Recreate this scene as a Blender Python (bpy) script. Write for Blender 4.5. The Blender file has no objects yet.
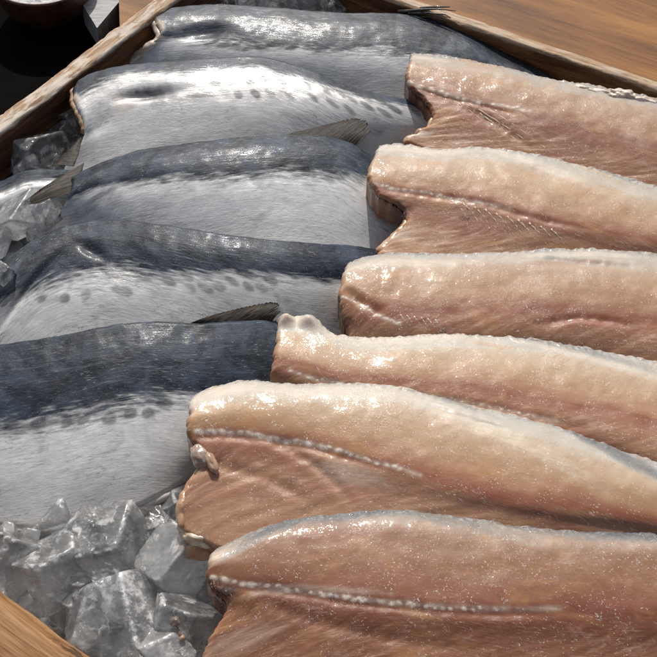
import bpy, math, random
import numpy as np
from mathutils import Vector

random.seed(7)
RNG = np.random.default_rng(11)
scene = bpy.context.scene
COL = scene.collection
R = math.radians

# ------------------------------------------------------------------ camera
PITCH, FOV, DIST, TZ = R(50), R(28), 1.0, 0.03
CAM = np.array([0, -DIST * math.cos(PITCH), TZ + DIST * math.sin(PITCH)])
cam_data = bpy.data.cameras.new('camera')
cam = bpy.data.objects.new('camera', cam_data)
COL.objects.link(cam)
cam.location = CAM
cam.rotation_euler = (math.pi / 2 - PITCH, 0, 0)
cam_data.sensor_width = 36
cam_data.lens = 18 / math.tan(FOV / 2)
cam_data.clip_start = 0.01
cam_data.clip_end = 100
scene.camera = cam
_f = 328.5 / math.tan(FOV / 2)
_F = np.array([0, math.cos(PITCH), -math.sin(PITCH)])
_R = np.array([1.0, 0, 0])
_U = np.cross(_R, _F)


def at(x, y, z):
    """World point at height z seen at photograph pixel (x, y); arrays allowed."""
    x = np.asarray(x, float)
    y = np.asarray(y, float)
    d = _F * _f + (x[..., None] - 328.5) * _R - (y[..., None] - 328.5) * _U
    k = (np.asarray(z, float) - CAM[2]) / d[..., 2]
    return CAM + d * k[..., None]


# ------------------------------------------------------------------ noise
_perm = RNG.permutation(512)
_grad = RNG.normal(size=(512, 3))
_grad /= np.linalg.norm(_grad, axis=1)[:, None]


def perlin(p):
    p = np.asarray(p, float)
    i = np.floor(p).astype(int)
    f = p - i
    w = f * f * f * (f * (f * 6 - 15) + 10)
    out = 0
    for dx in (0, 1):
        for dy in (0, 1):
            for dz in (0, 1):
                h = _perm[(_perm[(_perm[(i[..., 0] + dx) % 512] + i[..., 1] + dy) % 512] + i[..., 2] + dz) % 512]
                g = _grad[h]
                dot = g[..., 0] * (f[..., 0] - dx) + g[..., 1] * (f[..., 1] - dy) + g[..., 2] * (f[..., 2] - dz)
                wx = w[..., 0] if dx else 1 - w[..., 0]
                wy = w[..., 1] if dy else 1 - w[..., 1]
                wz = w[..., 2] if dz else 1 - w[..., 2]
                out = out + dot * wx * wy * wz
    return out


def fbm(p, octv=4, gain=0.5):
    p = np.asarray(p, float)
    a, s, o = 1.0, 1.0, 0
    for k in range(octv):
        o = o + a * perlin(p * s + 17.3 * k)
        a *= gain
        s *= 2.03
    return o


def sstep(a, b, x):
    t = np.clip((x - a) / (b - a), 0, 1)
    return t * t * (3 - 2 * t)


def herm(xs, ys, x):
    """Smooth cubic interpolation (xs sorted); ys may carry trailing axes. Linear beyond the ends."""
    xs = np.asarray(xs, float)
    ys = np.asarray(ys, float)
    x = np.asarray(x, float)
    if len(xs) == 1:
        return np.broadcast_to(ys[0], x.shape + ys.shape[1:]).copy()
    ex = (1,) * (ys.ndim - 1)
    d = np.diff(ys, axis=0) / np.diff(xs).reshape((-1,) + ex)
    m = np.empty_like(ys)
    m[0], m[-1] = d[0], d[-1]
    h = np.diff(xs).reshape((-1,) + ex)
    if len(xs) > 2:
        m[1:-1] = (d[:-1] * h[1:] + d[1:] * h[:-1]) / (h[1:] + h[:-1])
    k = np.clip(np.searchsorted(xs, x) - 1, 0, len(xs) - 2)
    hh = (xs[k + 1] - xs[k]).reshape(x.shape + ex)
    t = (x - xs[k]).reshape(x.shape + ex) / hh
    y0, y1, m0, m1 = ys[k], ys[k + 1], m[k], m[k + 1]
    t2, t3 = t * t, t * t * t
    o = (2 * t3 - 3 * t2 + 1) * y0 + (t3 - 2 * t2 + t) * hh * m0 + (-2 * t3 + 3 * t2) * y1 + (t3 - t2) * hh * m1
    o = np.where(t < 0, y0 + t * hh * m0, o)
    o = np.where(t > 1, y1 + (t - 1) * hh * m1, o)
    return o


# ------------------------------------------------------------------ mesh helpers
def link_mesh(name, verts, faces, mat, parent=None, smooth=True, attrs=None, origin=None):
    verts = np.asarray(verts, float)
    if parent is not None:
        verts = verts - np.array(parent.location)
        loc = None
    else:
        loc = np.asarray(origin if origin is not None else [verts[:, 0].mean(), verts[:, 1].mean(), verts[:, 2].min()])
        verts = verts - loc
    me = bpy.data.meshes.new(name)
    if isinstance(faces, np.ndarray) and faces.ndim == 2:
        n, k = faces.shape
        me.vertices.add(len(verts))
        me.vertices.foreach_set('co', verts.astype(np.float32).ravel())
        me.loops.add(n * k)
        me.loops.foreach_set('vertex_index', faces.astype(np.int32).ravel())
        me.polygons.add(n)
        me.polygons.foreach_set('loop_start', np.arange(0, n * k, k, dtype=np.int32))
        me.update(calc_edges=True)
    else:
        me.from_pydata([tuple(v) for v in verts], [], [tuple(f) for f in faces])
    me.validate()
    if smooth:
        me.polygons.foreach_set('use_smooth', np.ones(len(me.polygons), bool))
    for an, av in (attrs or {}).items():
        av = np.asarray(av, np.float32)
        if av.ndim == 1:
            me.attributes.new(an, 'FLOAT', 'POINT').data.foreach_set('value', av)
        else:
            me.attributes.new(an, 'FLOAT_VECTOR', 'POINT').data.foreach_set('vector', av.ravel())
    me.materials.append(mat)
    o = bpy.data.objects.new(name, me)
    COL.objects.link(o)
    if parent is not None:
        o.parent = parent
    else:
        o.location = loc
    return o


def tag(o, label, cat, group=None):
    o['label'] = label
    o['category'] = cat
    if group:
        o['group'] = group
    return o


def empty(name, loc):
    o = bpy.data.objects.new(name, None)
    o.empty_display_size = 0.02
    o.location = [float(c) for c in loc]
    COL.objects.link(o)
    return o


def gridq(nu, nv, off=0, flip=False, wrapv=False):
    a = np.arange(nu * nv).reshape(nu, nv) + off
    if wrapv:
        a = np.concatenate([a, a[:, :1]], 1)
    q = np.stack([a[:-1, :-1], a[1:, :-1], a[1:, 1:], a[:-1, 1:]], -1).reshape(-1, 4)
    return q[:, ::-1] if flip else q


def tube(pts, radii, seg=8, squash=1.0, close=True):
    """A tapering tube through 3-D points; returns verts, quads."""
    pts = np.asarray(pts, float)
    n = len(pts)
    radii = np.broadcast_to(np.asarray(radii, float), (n,))
    t = np.gradient(pts, axis=0)
    t /= np.linalg.norm(t, axis=1)[:, None] + 1e-12
    up = np.array([0, 0, 1.0])
    s = np.cross(t, up)
    s /= np.linalg.norm(s, axis=1)[:, None] + 1e-9
    w = np.cross(s, t)
    a = np.linspace(0, 2 * np.pi, seg, endpoint=False)
    ring = pts[:, None] + radii[:, None, None] * (np.cos(a)[None, :, None] * s[:, None] + squash * np.sin(a)[None, :, None] * w[:, None])
    v = ring.reshape(-1, 3)
    f = [tuple(q) for q in gridq(n, seg, wrapv=True)]
    if close:
        f.append(tuple(range(seg)))
        f.append(tuple(reversed(range((n - 1) * seg, n * seg))))
    return v, f


def merge(parts):
    V, F, o = [], [], 0
    for v, f in parts:
        V.append(np.asarray(v))
        F += [tuple(int(i) + o for i in q) for q in f]
        o += len(v)
    return np.concatenate(V), F


def ico(sub):
    import bmesh
    bm = bmesh.new()
    bmesh.ops.create_icosphere(bm, subdivisions=sub, radius=1)
    v = np.array([x.co[:] for x in bm.verts])
    f = np.array([[x.index for x in q.verts] for q in bm.faces])
    bm.free()
    return v, f


ICO = {k: ico(k) for k in (2, 3, 4, 5)}


# ------------------------------------------------------------------ node helpers
class NT:
    def __init__(self, name):
        self.m = bpy.data.materials.new(name)
        self.m.use_nodes = True
        self.t = self.m.node_tree
        self.t.nodes.clear()
        self.out = self.t.nodes.new('ShaderNodeOutputMaterial')
        self.bsdf = None

    def _set(self, sock, v):
        if v is None:
            return
        if isinstance(v, bpy.types.NodeSocket):
            self.t.links.new(v, sock)
        elif isinstance(v, (tuple, list)):
            if sock.type == 'RGBA' and len(v) == 3:
                v = (*v, 1)
            sock.default_value = v
        else:
            sock.default_value = (v, v, v, 1) if sock.type == 'RGBA' else ((v, v, v) if sock.type == 'VECTOR' else v)

    def n(self, typ, out=0, **kw):
        nd = self.t.nodes.new(typ)
        ins = {}
        for k, v in kw.items():
            if k.startswith('i_'):
                ins[k[2:]] = v
            else:
                setattr(nd, k, v)
        for k, v in ins.items():
            s = nd.inputs[int(k)] if k.isdigit() else nd.inputs[k.replace('_', ' ')]
            self._set(s, v)
        return nd.outputs[out]

    def attr(self, name, vec=False):
        return self.n('ShaderNodeAttribute', 1 if vec else 2, attribute_name=name)

    def obj(self):
        return self.n('ShaderNodeTexCoord', 3)

    def map(self, vec, scale=(1, 1, 1), rot=(0, 0, 0), loc=(0, 0, 0)):
        return self.n('ShaderNodeMapping', i_Vector=vec, i_Scale=scale, i_Rotation=rot, i_Location=loc)

    def noise(self, vec, scale, detail=4, rough=0.55, dist=0.0, color=False):
        return self.n('ShaderNodeTexNoise', 1 if color else 0, i_Vector=vec, i_Scale=scale, i_Detail=detail, i_Roughness=rough, i_Distortion=dist)

    def vor(self, vec, scale, feature='F1', out=0, rnd=1.0):
        return self.n('ShaderNodeTexVoronoi', out, feature=feature, i_Vector=vec, i_Scale=scale, i_Randomness=rnd)

    def math(self, op, a, b=None, c=None, clamp=False):
        nd = self.t.nodes.new('ShaderNodeMath')
        nd.operation = op
        nd.use_clamp = clamp
        self._set(nd.inputs[0], a)
        if b is not None:
            self._set(nd.inputs[1], b)
        if c is not None:
            self._set(nd.inputs[2], c)
        return nd.outputs[0]

    def rng(self, v, a, b, c=0.0, d=1.0, smooth=True):
        return self.n('ShaderNodeMapRange', interpolation_type='SMOOTHSTEP' if smooth else 'LINEAR', i_Value=v,
                      i_1=a, i_2=b, i_3=c, i_4=d)

    def mix(self, f, a, b, mode='MIX'):
        nd = self.t.nodes.new('ShaderNodeMix')
        nd.data_type = 'RGBA'
        nd.blend_type = mode
        self._set(nd.inputs[0], f)
        self._set(nd.inputs[6], a)
        self._set(nd.inputs[7], b)
        return nd.outputs[2]

    def mix_f(self, f, a, b):
        nd = self.t.nodes.new('ShaderNodeMix')
        nd.data_type = 'FLOAT'
        self._set(nd.inputs[0], f)
        self._set(nd.inputs[2], a)
        self._set(nd.inputs[3], b)
        return nd.outputs[0]

    def ramp(self, f, stops):
        nd = self.t.nodes.new('ShaderNodeValToRGB')
        el = nd.color_ramp.elements
        while len(el) < len(stops):
            el.new(0.5)
        for e, (p, c) in zip(el, stops):
            e.position = p
            e.color = (*c, 1)
        self._set(nd.inputs[0], f)
        return nd.outputs[0]

    def bump(self, h, strength=0.5, dist=0.001, normal=None):
        return self.n('ShaderNodeBump', i_Strength=strength, i_Distance=dist, i_Height=h, i_Normal=normal)

    def principled(self, **kw):
        nd = self.t.nodes.new('ShaderNodeBsdfPrincipled')
        for k, v in kw.items():
            self._set(nd.inputs[k.replace('_', ' ')], v)
        self.bsdf = nd
        return nd.outputs[0]

    def done(self, shader):
        self.t.links.new(shader, self.out.inputs[0])
        return self.m


# ------------------------------------------------------------------ materials
def mat_silver():
    t = NT('silver_skin')
    fc = t.attr('fc', True)
    v = t.attr('v')
    spot = t.attr('spot')
    dark = t.attr('dark')
    # streaks running obliquely over the flank
    st = t.map(fc, (90, 420, 1), (0, 0, R(-58)))
    streak = t.noise(st, 1.0, 4, 0.6)
    fine = t.noise(t.map(fc, (160, 1500, 1), (0, 0, R(-42))), 1.0, 3, 0.6)
    longs = t.noise(t.map(fc, (28, 330, 1), (0, 0, R(6))), 1.0, 5, 0.65, 0.6)
    cloud = t.noise(fc, 38, 5, 0.62, 0.8)
    cloud2 = t.noise(t.map(fc, (14, 34, 1), (0, 0, R(12)), (3, 1, 2)), 1.0, 4, 0.6, 0.5)
    e = t.math('ADD', v, t.math('MULTIPLY', t.math('SUBTRACT', streak, 0.5), 0.22))
    e = t.math('ADD', e, t.math('MULTIPLY', t.math('SUBTRACT', cloud2, 0.5), 0.26))
    e = t.math('ADD', e, t.math('MULTIPLY', t.math('SUBTRACT', longs, 0.5), 0.12))
    e = t.math('ADD', e, t.attr('shift'))
    back = t.rng(e, 0.40, 0.56, 1, 0)
    cb = t.mix(t.rng(cloud, 0.35, 0.68), (0.010, 0.0145, 0.023), (0.048, 0.064, 0.094))
    cb = t.mix(t.math('MULTIPLY', t.rng(fine, 0.56, 0.7), 0.25), cb, (0.22, 0.25, 0.30))
    cb = t.mix(t.math('MULTIPLY', t.rng(longs, 0.54, 0.74), 0.4), cb, (0.19, 0.225, 0.285))
    hair = t.noise(t.map(fc, (130, 1250, 1), (0, 0, R(-58)), (2, 2, 0)), 1.0, 3, 0.6)
    cs = t.mix(t.math('ADD', t.math('MULTIPLY', t.rng(streak, 0.35, 0.65), 0.36), t.math('ADD', 0.32, t.math('MULTIPLY', t.rng(hair, 0.36, 0.62), 0.32))), (0.64, 0.645, 0.65), (0.93, 0.93, 0.935))
    cs = t.mix(t.math('MULTIPLY', t.rng(cloud, 0.5, 0.72), 0.55), cs, (0.34, 0.345, 0.355))
    cs = t.mix(t.rng(v, 0.7, 0.97), cs, (0.84, 0.83, 0.82))
    cs = t.mix(1.0, cs, t.math('ADD', 0.74, t.math('MULTIPLY', t.attr('bright'), 0.26)), 'MULTIPLY')
    col = t.mix(back, cs, cb)
    sp = t.math('MULTIPLY', spot, t.rng(t.math('ADD', hair, t.math('MULTIPLY', fine, 0.6)), 0.6, 0.95, 1.0, 0.75))
    col = t.mix(t.math('MULTIPLY', sp, 0.95), col, (0.035, 0.040, 0.048))
    col = t.mix(t.math('MULTIPLY', dark, t.rng(streak, 0.25, 0.7, 0.6, 1)), col, (0.03, 0.034, 0.04))
    col = t.mix(t.attr('pale'), col, (0.62, 0.50, 0.40))
    rid = t.noise(t.map(fc, (30, 260, 1), (0, 0, R(9)), (7, 1, 0)), 1.0, 5, 0.6, 0.5)
    rid = t.rng(t.math('ABSOLUTE', t.math('SUBTRACT', rid, 0.5)), 0.0, 0.016, 1, 0)
    rid = t.math('MULTIPLY', rid, t.rng(t.noise(fc, 45, 3, 0.6), 0.5, 0.62))
    col = t.mix(t.math('MULTIPLY', rid, 0.7), col, (0.03, 0.032, 0.038))
    scr = t.math('MULTIPLY', t.rng(t.noise(t.map(fc, (170, 900, 1), (0, 0, R(-38)), (5, 9, 0)), 1.0, 2, 0.5), 0.64, 0.70), t.rng(t.noise(fc, 26, 3, 0.6), 0.48, 0.6))
    col = t.mix(t.math('MULTIPLY', scr, 0.22), col, (0.72, 0.74, 0.77))
    mott = t.rng(t.noise(fc, 300, 4, 0.7), 0.42, 0.6)
    col = t.mix(t.math('MULTIPLY', mott, 0.07), col, (0.05, 0.055, 0.06))
    glint_fleck = t.rng(t.noise(fc, 900, 2, 0.5), 0.66, 0.72)
    col = t.mix(t.math('MULTIPLY', glint_fleck, 0.18), col, (0.8, 0.82, 0.84))  # tiny pale flecks paint sparkle into the skin colour
    scale_h = t.vor(t.map(fc, (520, 760, 1), (0, 0, R(45))), 1.0, 'F1', 0)
    h = t.math('ADD', t.math('MULTIPLY', streak, 0.5), t.math('MULTIPLY', longs, 0.9))
    h = t.math('ADD', h, t.math('MULTIPLY', fine, 0.35))
    h = t.math('ADD', h, t.math('MULTIPLY', hair, 0.10))
    h = t.math('ADD', h, t.math('MULTIPLY', scale_h, -0.18))
    h = t.math('ADD', h, t.math('MULTIPLY', rid, -0.25))
    patch = t.rng(t.noise(fc, 22, 3, 0.5), 0.35, 0.65, 0.25, 1)
    h2 = t.noise(t.map(fc, (210, 520, 1), (0, 0, R(-30)), (4, 2, 0)), 1.0, 3, 0.6, 0.4)
    cn = t.bump(t.math('ADD', longs, t.math('MULTIPLY', cloud, 0.8)), 0.22, 0.0009)
    nb = t.bump(h, 0.26, 0.0007)
    nb = t.bump(t.math('MULTIPLY', h2, patch), 0.32, 0.0008, nb)
    rough = t.math('ADD', t.rng(cloud, 0.3, 0.7, 0.26, 0.36), t.math('MULTIPLY', back, 0.10))
    rough = t.math('ADD', rough, t.math('MULTIPLY', t.attr('pale'), 0.1))
    sh = t.principled(Base_Color=col, Metallic=t.math('MULTIPLY', t.math('SUBTRACT', 1, t.attr('pale')), t.mix_f(back, t.math('ADD', 0.10, t.math('MULTIPLY', t.attr('bright'), 0.08)), t.math('MULTIPLY', t.attr('gloss'), 0.16))),
                      Roughness=rough, Normal=nb, Specular_IOR_Level=t.mix_f(back, 0.5, t.math('MULTIPLY', t.attr('gloss'), 0.5)), Coat_Weight=t.mix_f(back, t.math('ADD', 0.24, t.math('MULTIPLY', t.attr('bright'), 0.36)), t.math('MULTIPLY', t.attr('gloss'), 0.4)), Coat_Roughness=0.09, Coat_IOR=1.4, Coat_Normal=cn)
    return t.done(sh)


def mat_flesh():
    t = NT('raw_fish_flesh')
    fc = t.attr('fc', True)
    v = t.attr('v')
    red = t.attr('red')
    fcw = t.n('ShaderNodeVectorMath', 0, operation='ADD', i_0=fc, i_1=t.mix(0.02, (0, 0, 0), t.noise(fc, 40, 3, 0.6, color=True)))
    cl = t.noise(fc, 30, 5, 0.6, 0.6)
    cl2 = t.noise(t.map(fc, (16, 60, 300), (0, 0, R(8)), (5, 1, 0)), 1.0, 5, 0.6, 0.4)
    fib = t.noise(t.map(fc, (60, 520, 300), (0, 0, R(-24))), 1.0, 4, 0.6, 0.3)
    fibb = t.noise(t.map(fc, (110, 900, 300), (0, 0, R(34)), (2, 7, 0)), 1.0, 3, 0.6, 0.5)
    e = t.math('ADD', v, t.math('MULTIPLY', t.math('SUBTRACT', cl2, 0.5), 0.14))
    e = t.math('ADD', e, t.math('MULTIPLY', t.math('SUBTRACT', fib, 0.5), 0.02))
    pale = t.ramp(e, [(0.0, (0.28, 0.28, 0.275)), (0.06, (0.45, 0.435, 0.40)), (0.15, (0.50, 0.455, 0.385)), (0.21, (0.48, 0.36, 0.25)), (0.32, (0.455, 0.295, 0.175)),
                      (0.43, (0.41, 0.225, 0.12)), (0.50, (0.28, 0.10, 0.052)), (0.56, (0.355, 0.172, 0.100)), (0.70, (0.405, 0.222, 0.136)),
                      (1.0, (0.445, 0.258, 0.152))])
    ruddy = t.ramp(e, [(0.0, (0.150, 0.148, 0.144)), (0.06, (0.284, 0.241, 0.202)), (0.14, (0.268, 0.141, 0.080)), (0.22, (0.234, 0.092, 0.044)), (0.32, (0.226, 0.081, 0.037)),
                       (0.43, (0.209, 0.071, 0.034)), (0.50, (0.125, 0.029, 0.013)), (0.56, (0.176, 0.051, 0.024)), (0.72, (0.218, 0.074, 0.038)),
                       (1.0, (0.268, 0.106, 0.051))])
    rm = t.math('ADD', red, t.math('MULTIPLY', t.math('SUBTRACT', cl, 0.5), 0.5), clamp=True)
    col = t.mix(rm, pale, ruddy)
    col = t.mix(t.math('MULTIPLY', t.rng(fibb, 0.55, 0.7), t.rng(v, 0.5, 0.6, 0.0, 0.35)), col, (0.62, 0.45, 0.35))
    veil = t.noise(t.map(fcw, (34, 90, 300), (0, 0, R(-20)), (8, 3, 0)), 1.0, 6, 0.68, 0.8)
    col = t.mix(t.math('MULTIPLY', t.rng(veil, 0.52, 0.70), t.rng(v, 0.45, 0.6, 0.12, 0.34)), col, (0.62, 0.45, 0.34))
    col = t.mix(t.math('MULTIPLY', t.rng(veil, 0.46, 0.30), t.rng(v, 0.4, 0.6, 0.06, 0.24)), col, (0.30, 0.11, 0.055))
    amb = t.noise(t.map(fc, (22, 40, 1), (0, 0, 0), (1, 6, 0)), 1.0, 4, 0.6, 0.5)
    col = t.mix(t.math('MULTIPLY', t.rng(amb, 0.54, 0.72), 0.5), col, (0.50, 0.27, 0.10))
    # myomeres: faint chevrons along the loin
    sp = t.n('ShaderNodeSeparateXYZ', 0, i_0=fc)
    chev = t.math('ADD', t.math('MULTIPLY', sp, 620.0), t.math('MULTIPLY', t.math('ABSOLUTE', t.math('SUBTRACT', v, 0.28)), -62.0))
    chev = t.math('ADD', chev, t.math('MULTIPLY', cl, 9.0))
    chv = t.rng(t.math('SINE', chev), 0.75, 1.0)
    chm = t.math('MULTIPLY', chv, t.rng(v, 0.5, 0.42, 0, 1))
    chm = t.math('MULTIPLY', chm, t.rng(cl2, 0.42, 0.62))
    col = t.mix(t.math('MULTIPLY', chm, 0.30), col, (0.36, 0.2, 0.12))
    col = t.mix(t.math('MULTIPLY', t.attr('blood'), t.rng(cl, 0.25, 0.6, 0.65, 1)), col, (0.035, 0.018, 0.014))
    col = t.mix(t.math('MULTIPLY', t.attr('pinkish'), t.rng(cl, 0.3, 0.6, 0.5, 1)), col, (0.30, 0.11, 0.07))
    col = t.mix(t.math('MULTIPLY', t.attr('cream'), t.rng(fib, 0.3, 0.65, 0.5, 1)), col, (0.68, 0.60, 0.50))
    col = t.mix(t.attr('bone'), col, t.mix(t.rng(t.noise(fc, 700, 2, 0.5), 0.35, 0.65), (0.70, 0.58, 0.48), (0.90, 0.86, 0.80)))
    col = t.mix(t.math('MULTIPLY', t.attr('skin'), t.rng(fibb, 0.3, 0.6, 0.75, 1)), col, (0.10, 0.115, 0.13))
    fcd = t.n('ShaderNodeVectorMath', 0, operation='ADD', i_0=fc, i_1=t.mix(0.006, (0, 0, 0), t.noise(fc, 420, 3, 0.6, color=True)))
    vf = t.vor(fcd, 470, 'F1', 0)
    gate = t.rng(t.noise(fc, 60, 4, 0.65), 0.44, 0.58)
    glint_fleck = t.math('MULTIPLY', t.rng(vf, 0.09, 0.27, 1, 0), gate)
    col = t.mix(t.math('MULTIPLY', glint_fleck, 0.75), col, (0.88, 0.85, 0.82))  # wet highlights painted into the colour as near-white specks
    speck = t.rng(t.vor(t.map(fc, (1, 1, 1), (0, 0, 0), (0.3, 0.7, 0)), 140, 'F1', 0), 0.035, 0.06, 1, 0)
    col = t.mix(t.math('MULTIPLY', speck, 0.6), col, (0.10, 0.05, 0.035))
    h = t.math('MULTIPLY', fib, 0.22)
    h = t.math('ADD', h, t.math('MULTIPLY', t.noise(fc, 420, 3, 0.6), 0.28))
    h = t.math('ADD', h, t.math('MULTIPLY', t.math('MULTIPLY', fibb, t.rng(v, 0.48, 0.6)), 0.28))
    h = t.math('ADD', h, t.math('MULTIPLY', chv, -0.04))
    h = t.math('ADD', h, t.math('MULTIPLY', glint_fleck, 0.8))
    nb = t.bump(h, 0.35, 0.0011)
    wet = t.noise(fc, 46, 3, 0.5, 0.4)
    ch = t.math('ADD', t.math('ADD', t.math('MULTIPLY', t.noise(fc, 120, 2, 0.5, 0.5), 0.16), t.math('MULTIPLY', t.noise(fc, 640, 2, 0.5, 0.3), 0.55)), t.math('MULTIPLY', glint_fleck, 0.5))
    film = t.rng(t.noise(t.map(fcw, (1, 1.5, 1), (0, 0, 0), (2, 2, 0)), 75, 4, 0.6, 1.2), 0.46, 0.50)
    ch = t.math('ADD', t.math('MULTIPLY', ch, t.rng(film, 0, 1, 1.0, 0.22)), t.math('MULTIPLY', film, 0.30))
    ch = t.math('ADD', ch, t.math('MULTIPLY', t.noise(fc, 150, 2, 0.5, 0.3), 0.24))
    nc = t.bump(ch, 0.5, 0.0020)
    sh = t.principled(Base_Color=col, Roughness=t.rng(cl, 0.3, 0.7, 0.42, 0.6), Normal=nb, Subsurface_Weight=0.45,
                      Subsurface_Radius=(0.009, 0.004, 0.002), Subsurface_Scale=1.0, Specular_IOR_Level=0.3,
                      Coat_Weight=t.math('MULTIPLY', t.rng(wet, 0.36, 0.6, 0.6, 1.0), t.rng(film, 0, 1, 0.45, 1.0)), Coat_Roughness=t.rng(film, 0, 1, 0.22, 0.045), Coat_IOR=1.35, Coat_Normal=nc)
    return t.done(sh)


def mat_simple(name, col, col2, scale=90, rough=0.35, sss=0.2, coat=0.6, bump=0.4, bscale=260, stretch=(1, 1, 1), dist=0.001):
    t = NT(name)
    o = t.map(t.obj(), stretch)
    n1 = t.noise(o, scale, 5, 0.6, 0.4)
    c = t.mix(t.rng(n1, 0.32, 0.68), col, col2)
    nb = t.bump(t.noise(o, bscale, 4, 0.6), bump, dist)
    return t.done(t.principled(Base_Color=c, Roughness=rough, Subsurface_Weight=sss, Subsurface_Radius=(0.004, 0.002, 0.0012),
                               Subsurface_Scale=1.0, Coat_Weight=coat, Coat_Roughness=0.08, Normal=nb))


def mat_fin(name='fin_membrane', g=1.0):
    t = NT(name)
    fc = t.attr('fc', True)   # x across the rays, y along them
    s = t.noise(t.map(fc, (900, 60, 1)), 1.0, 4, 0.6, 0.2)
    c = t.ramp(t.math('ADD', t.math('MULTIPLY', s, 0.8), t.math('MULTIPLY', t.noise(fc, 60, 3, 0.6), 0.3)),
               [(0.34, (0.02, 0.02, 0.021)), (0.5, (0.09, 0.075, 0.065)), (0.62, (0.30, 0.24, 0.195)), (0.76, (0.55, 0.50, 0.45))])
    c = t.mix(1.0, c, (g, g, g), 'MULTIPLY')
    nb = t.bump(s, 0.6, 0.0008)
    p = t.principled(Base_Color=c, Roughness=0.55, Specular_IOR_Level=0.25, Normal=nb)
    tr = t.n('ShaderNodeBsdfTranslucent', i_Color=t.mix(0.35 * g, c, (0.5, 0.4, 0.32)))
    return t.done(t.n('ShaderNodeMixShader', i_0=0.35 * min(1.0, g * 1.2), i_1=p, i_2=tr))


def mat_ice(name, milky):
    """Clear ice with a milky body, sharp white fractures and a wet surface."""
    t = NT(name)
    o = t.obj()
    n1 = t.noise(o, 48, 4, 0.55, 0.2)
    n2 = t.noise(o, 230, 4, 0.6, 0.1)
    oc = t.n('ShaderNodeVectorMath', 0, operation='ADD', i_0=o, i_1=t.mix(0.02, (0, 0, 0), t.noise(o, 60, 3, 0.6, color=True)))
    crack = t.rng(t.vor(oc, 42, 'DISTANCE_TO_EDGE'), 0.0, 0.035, 1, 0)
    crack = t.math('MULTIPLY', crack, t.rng(t.noise(o, 35, 2, 0.5), 0.5, 0.6))
    bub = t.math('MULTIPLY', t.rng(t.vor(o, 420), 0.12, 0.2, 1, 0), t.rng(n1, 0.5, 0.62))
    glit = t.math('MULTIPLY', t.noise(o, 480, 3, 0.6), t.rng(t.noise(o, 40, 3, 0.6), 0.48, 0.58))
    hh = t.math('ADD', t.noise(o, 90, 3, 0.5), t.math('MULTIPLY', n2, 0.35))
    nb = t.bump(t.math('ADD', hh, t.math('MULTIPLY', glit, 1.3)), 0.45, 0.0022)
    glass = t.principled(Base_Color=(0.95, 0.965, 0.975), Roughness=t.rng(n2, 0.4, 0.62, 0.02, 0.16), IOR=1.31,
                         Transmission_Weight=1.0, Normal=nb, Specular_IOR_Level=0.6)
    clear = t.n('ShaderNodeMixShader', i_0=0.48, i_1=glass, i_2=t.n('ShaderNodeBsdfTransparent', i_Color=(0.96, 0.97, 0.98)))
    body = t.n('ShaderNodeMixShader', i_0=0.6, i_1=t.principled(Base_Color=(0.88, 0.89, 0.90), Roughness=0.1, IOR=1.31, Normal=nb, Coat_Weight=1.0, Coat_Roughness=0.03, Coat_Normal=nb),
               i_2=t.n('ShaderNodeBsdfTranslucent', i_Color=(0.94, 0.95, 0.96), i_Normal=nb))
    frost = t.principled(Base_Color=(0.86, 0.87, 0.88), Roughness=0.25, Normal=nb, Coat_Weight=0.6, Coat_Roughness=0.05)
    m = t.rng(n1, 0.38, 0.64, max(milky - 0.16, 0.04), milky + 0.22, smooth=False)
    a = t.n('ShaderNodeMixShader', i_0=m, i_1=clear, i_2=body)
    frost_glint = t.math('MULTIPLY', t.rng(t.noise(oc, 62, 5, 0.68), 0.53, 0.68), 0.5)
    ed = t.math('MULTIPLY', t.attr('edge'), t.rng(t.noise(o, 130, 4, 0.65), 0.42, 0.62, 0.05, 0.75))  # facet edges whitened to paint their bright glints
    frost_glint = t.math('ADD', frost_glint, ed)
    f = t.math('ADD', t.math('ADD', t.math('MULTIPLY', crack, 0.22), frost_glint), t.math('MULTIPLY', bub, 0.6), clamp=True)
    b = t.n('ShaderNodeMixShader', i_0=f, i_1=a, i_2=frost)
    gl = t.n('ShaderNodeBsdfGlossy', i_Color=(1.0, 1.0, 1.0), i_Roughness=0.06, i_Normal=nb)
    fr = t.math('MULTIPLY', t.n('ShaderNodeFresnel', i_IOR=1.31, i_Normal=nb), 0.9, clamp=True)
    return t.done(t.n('ShaderNodeMixShader', i_0=fr, i_1=b, i_2=gl))


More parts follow.
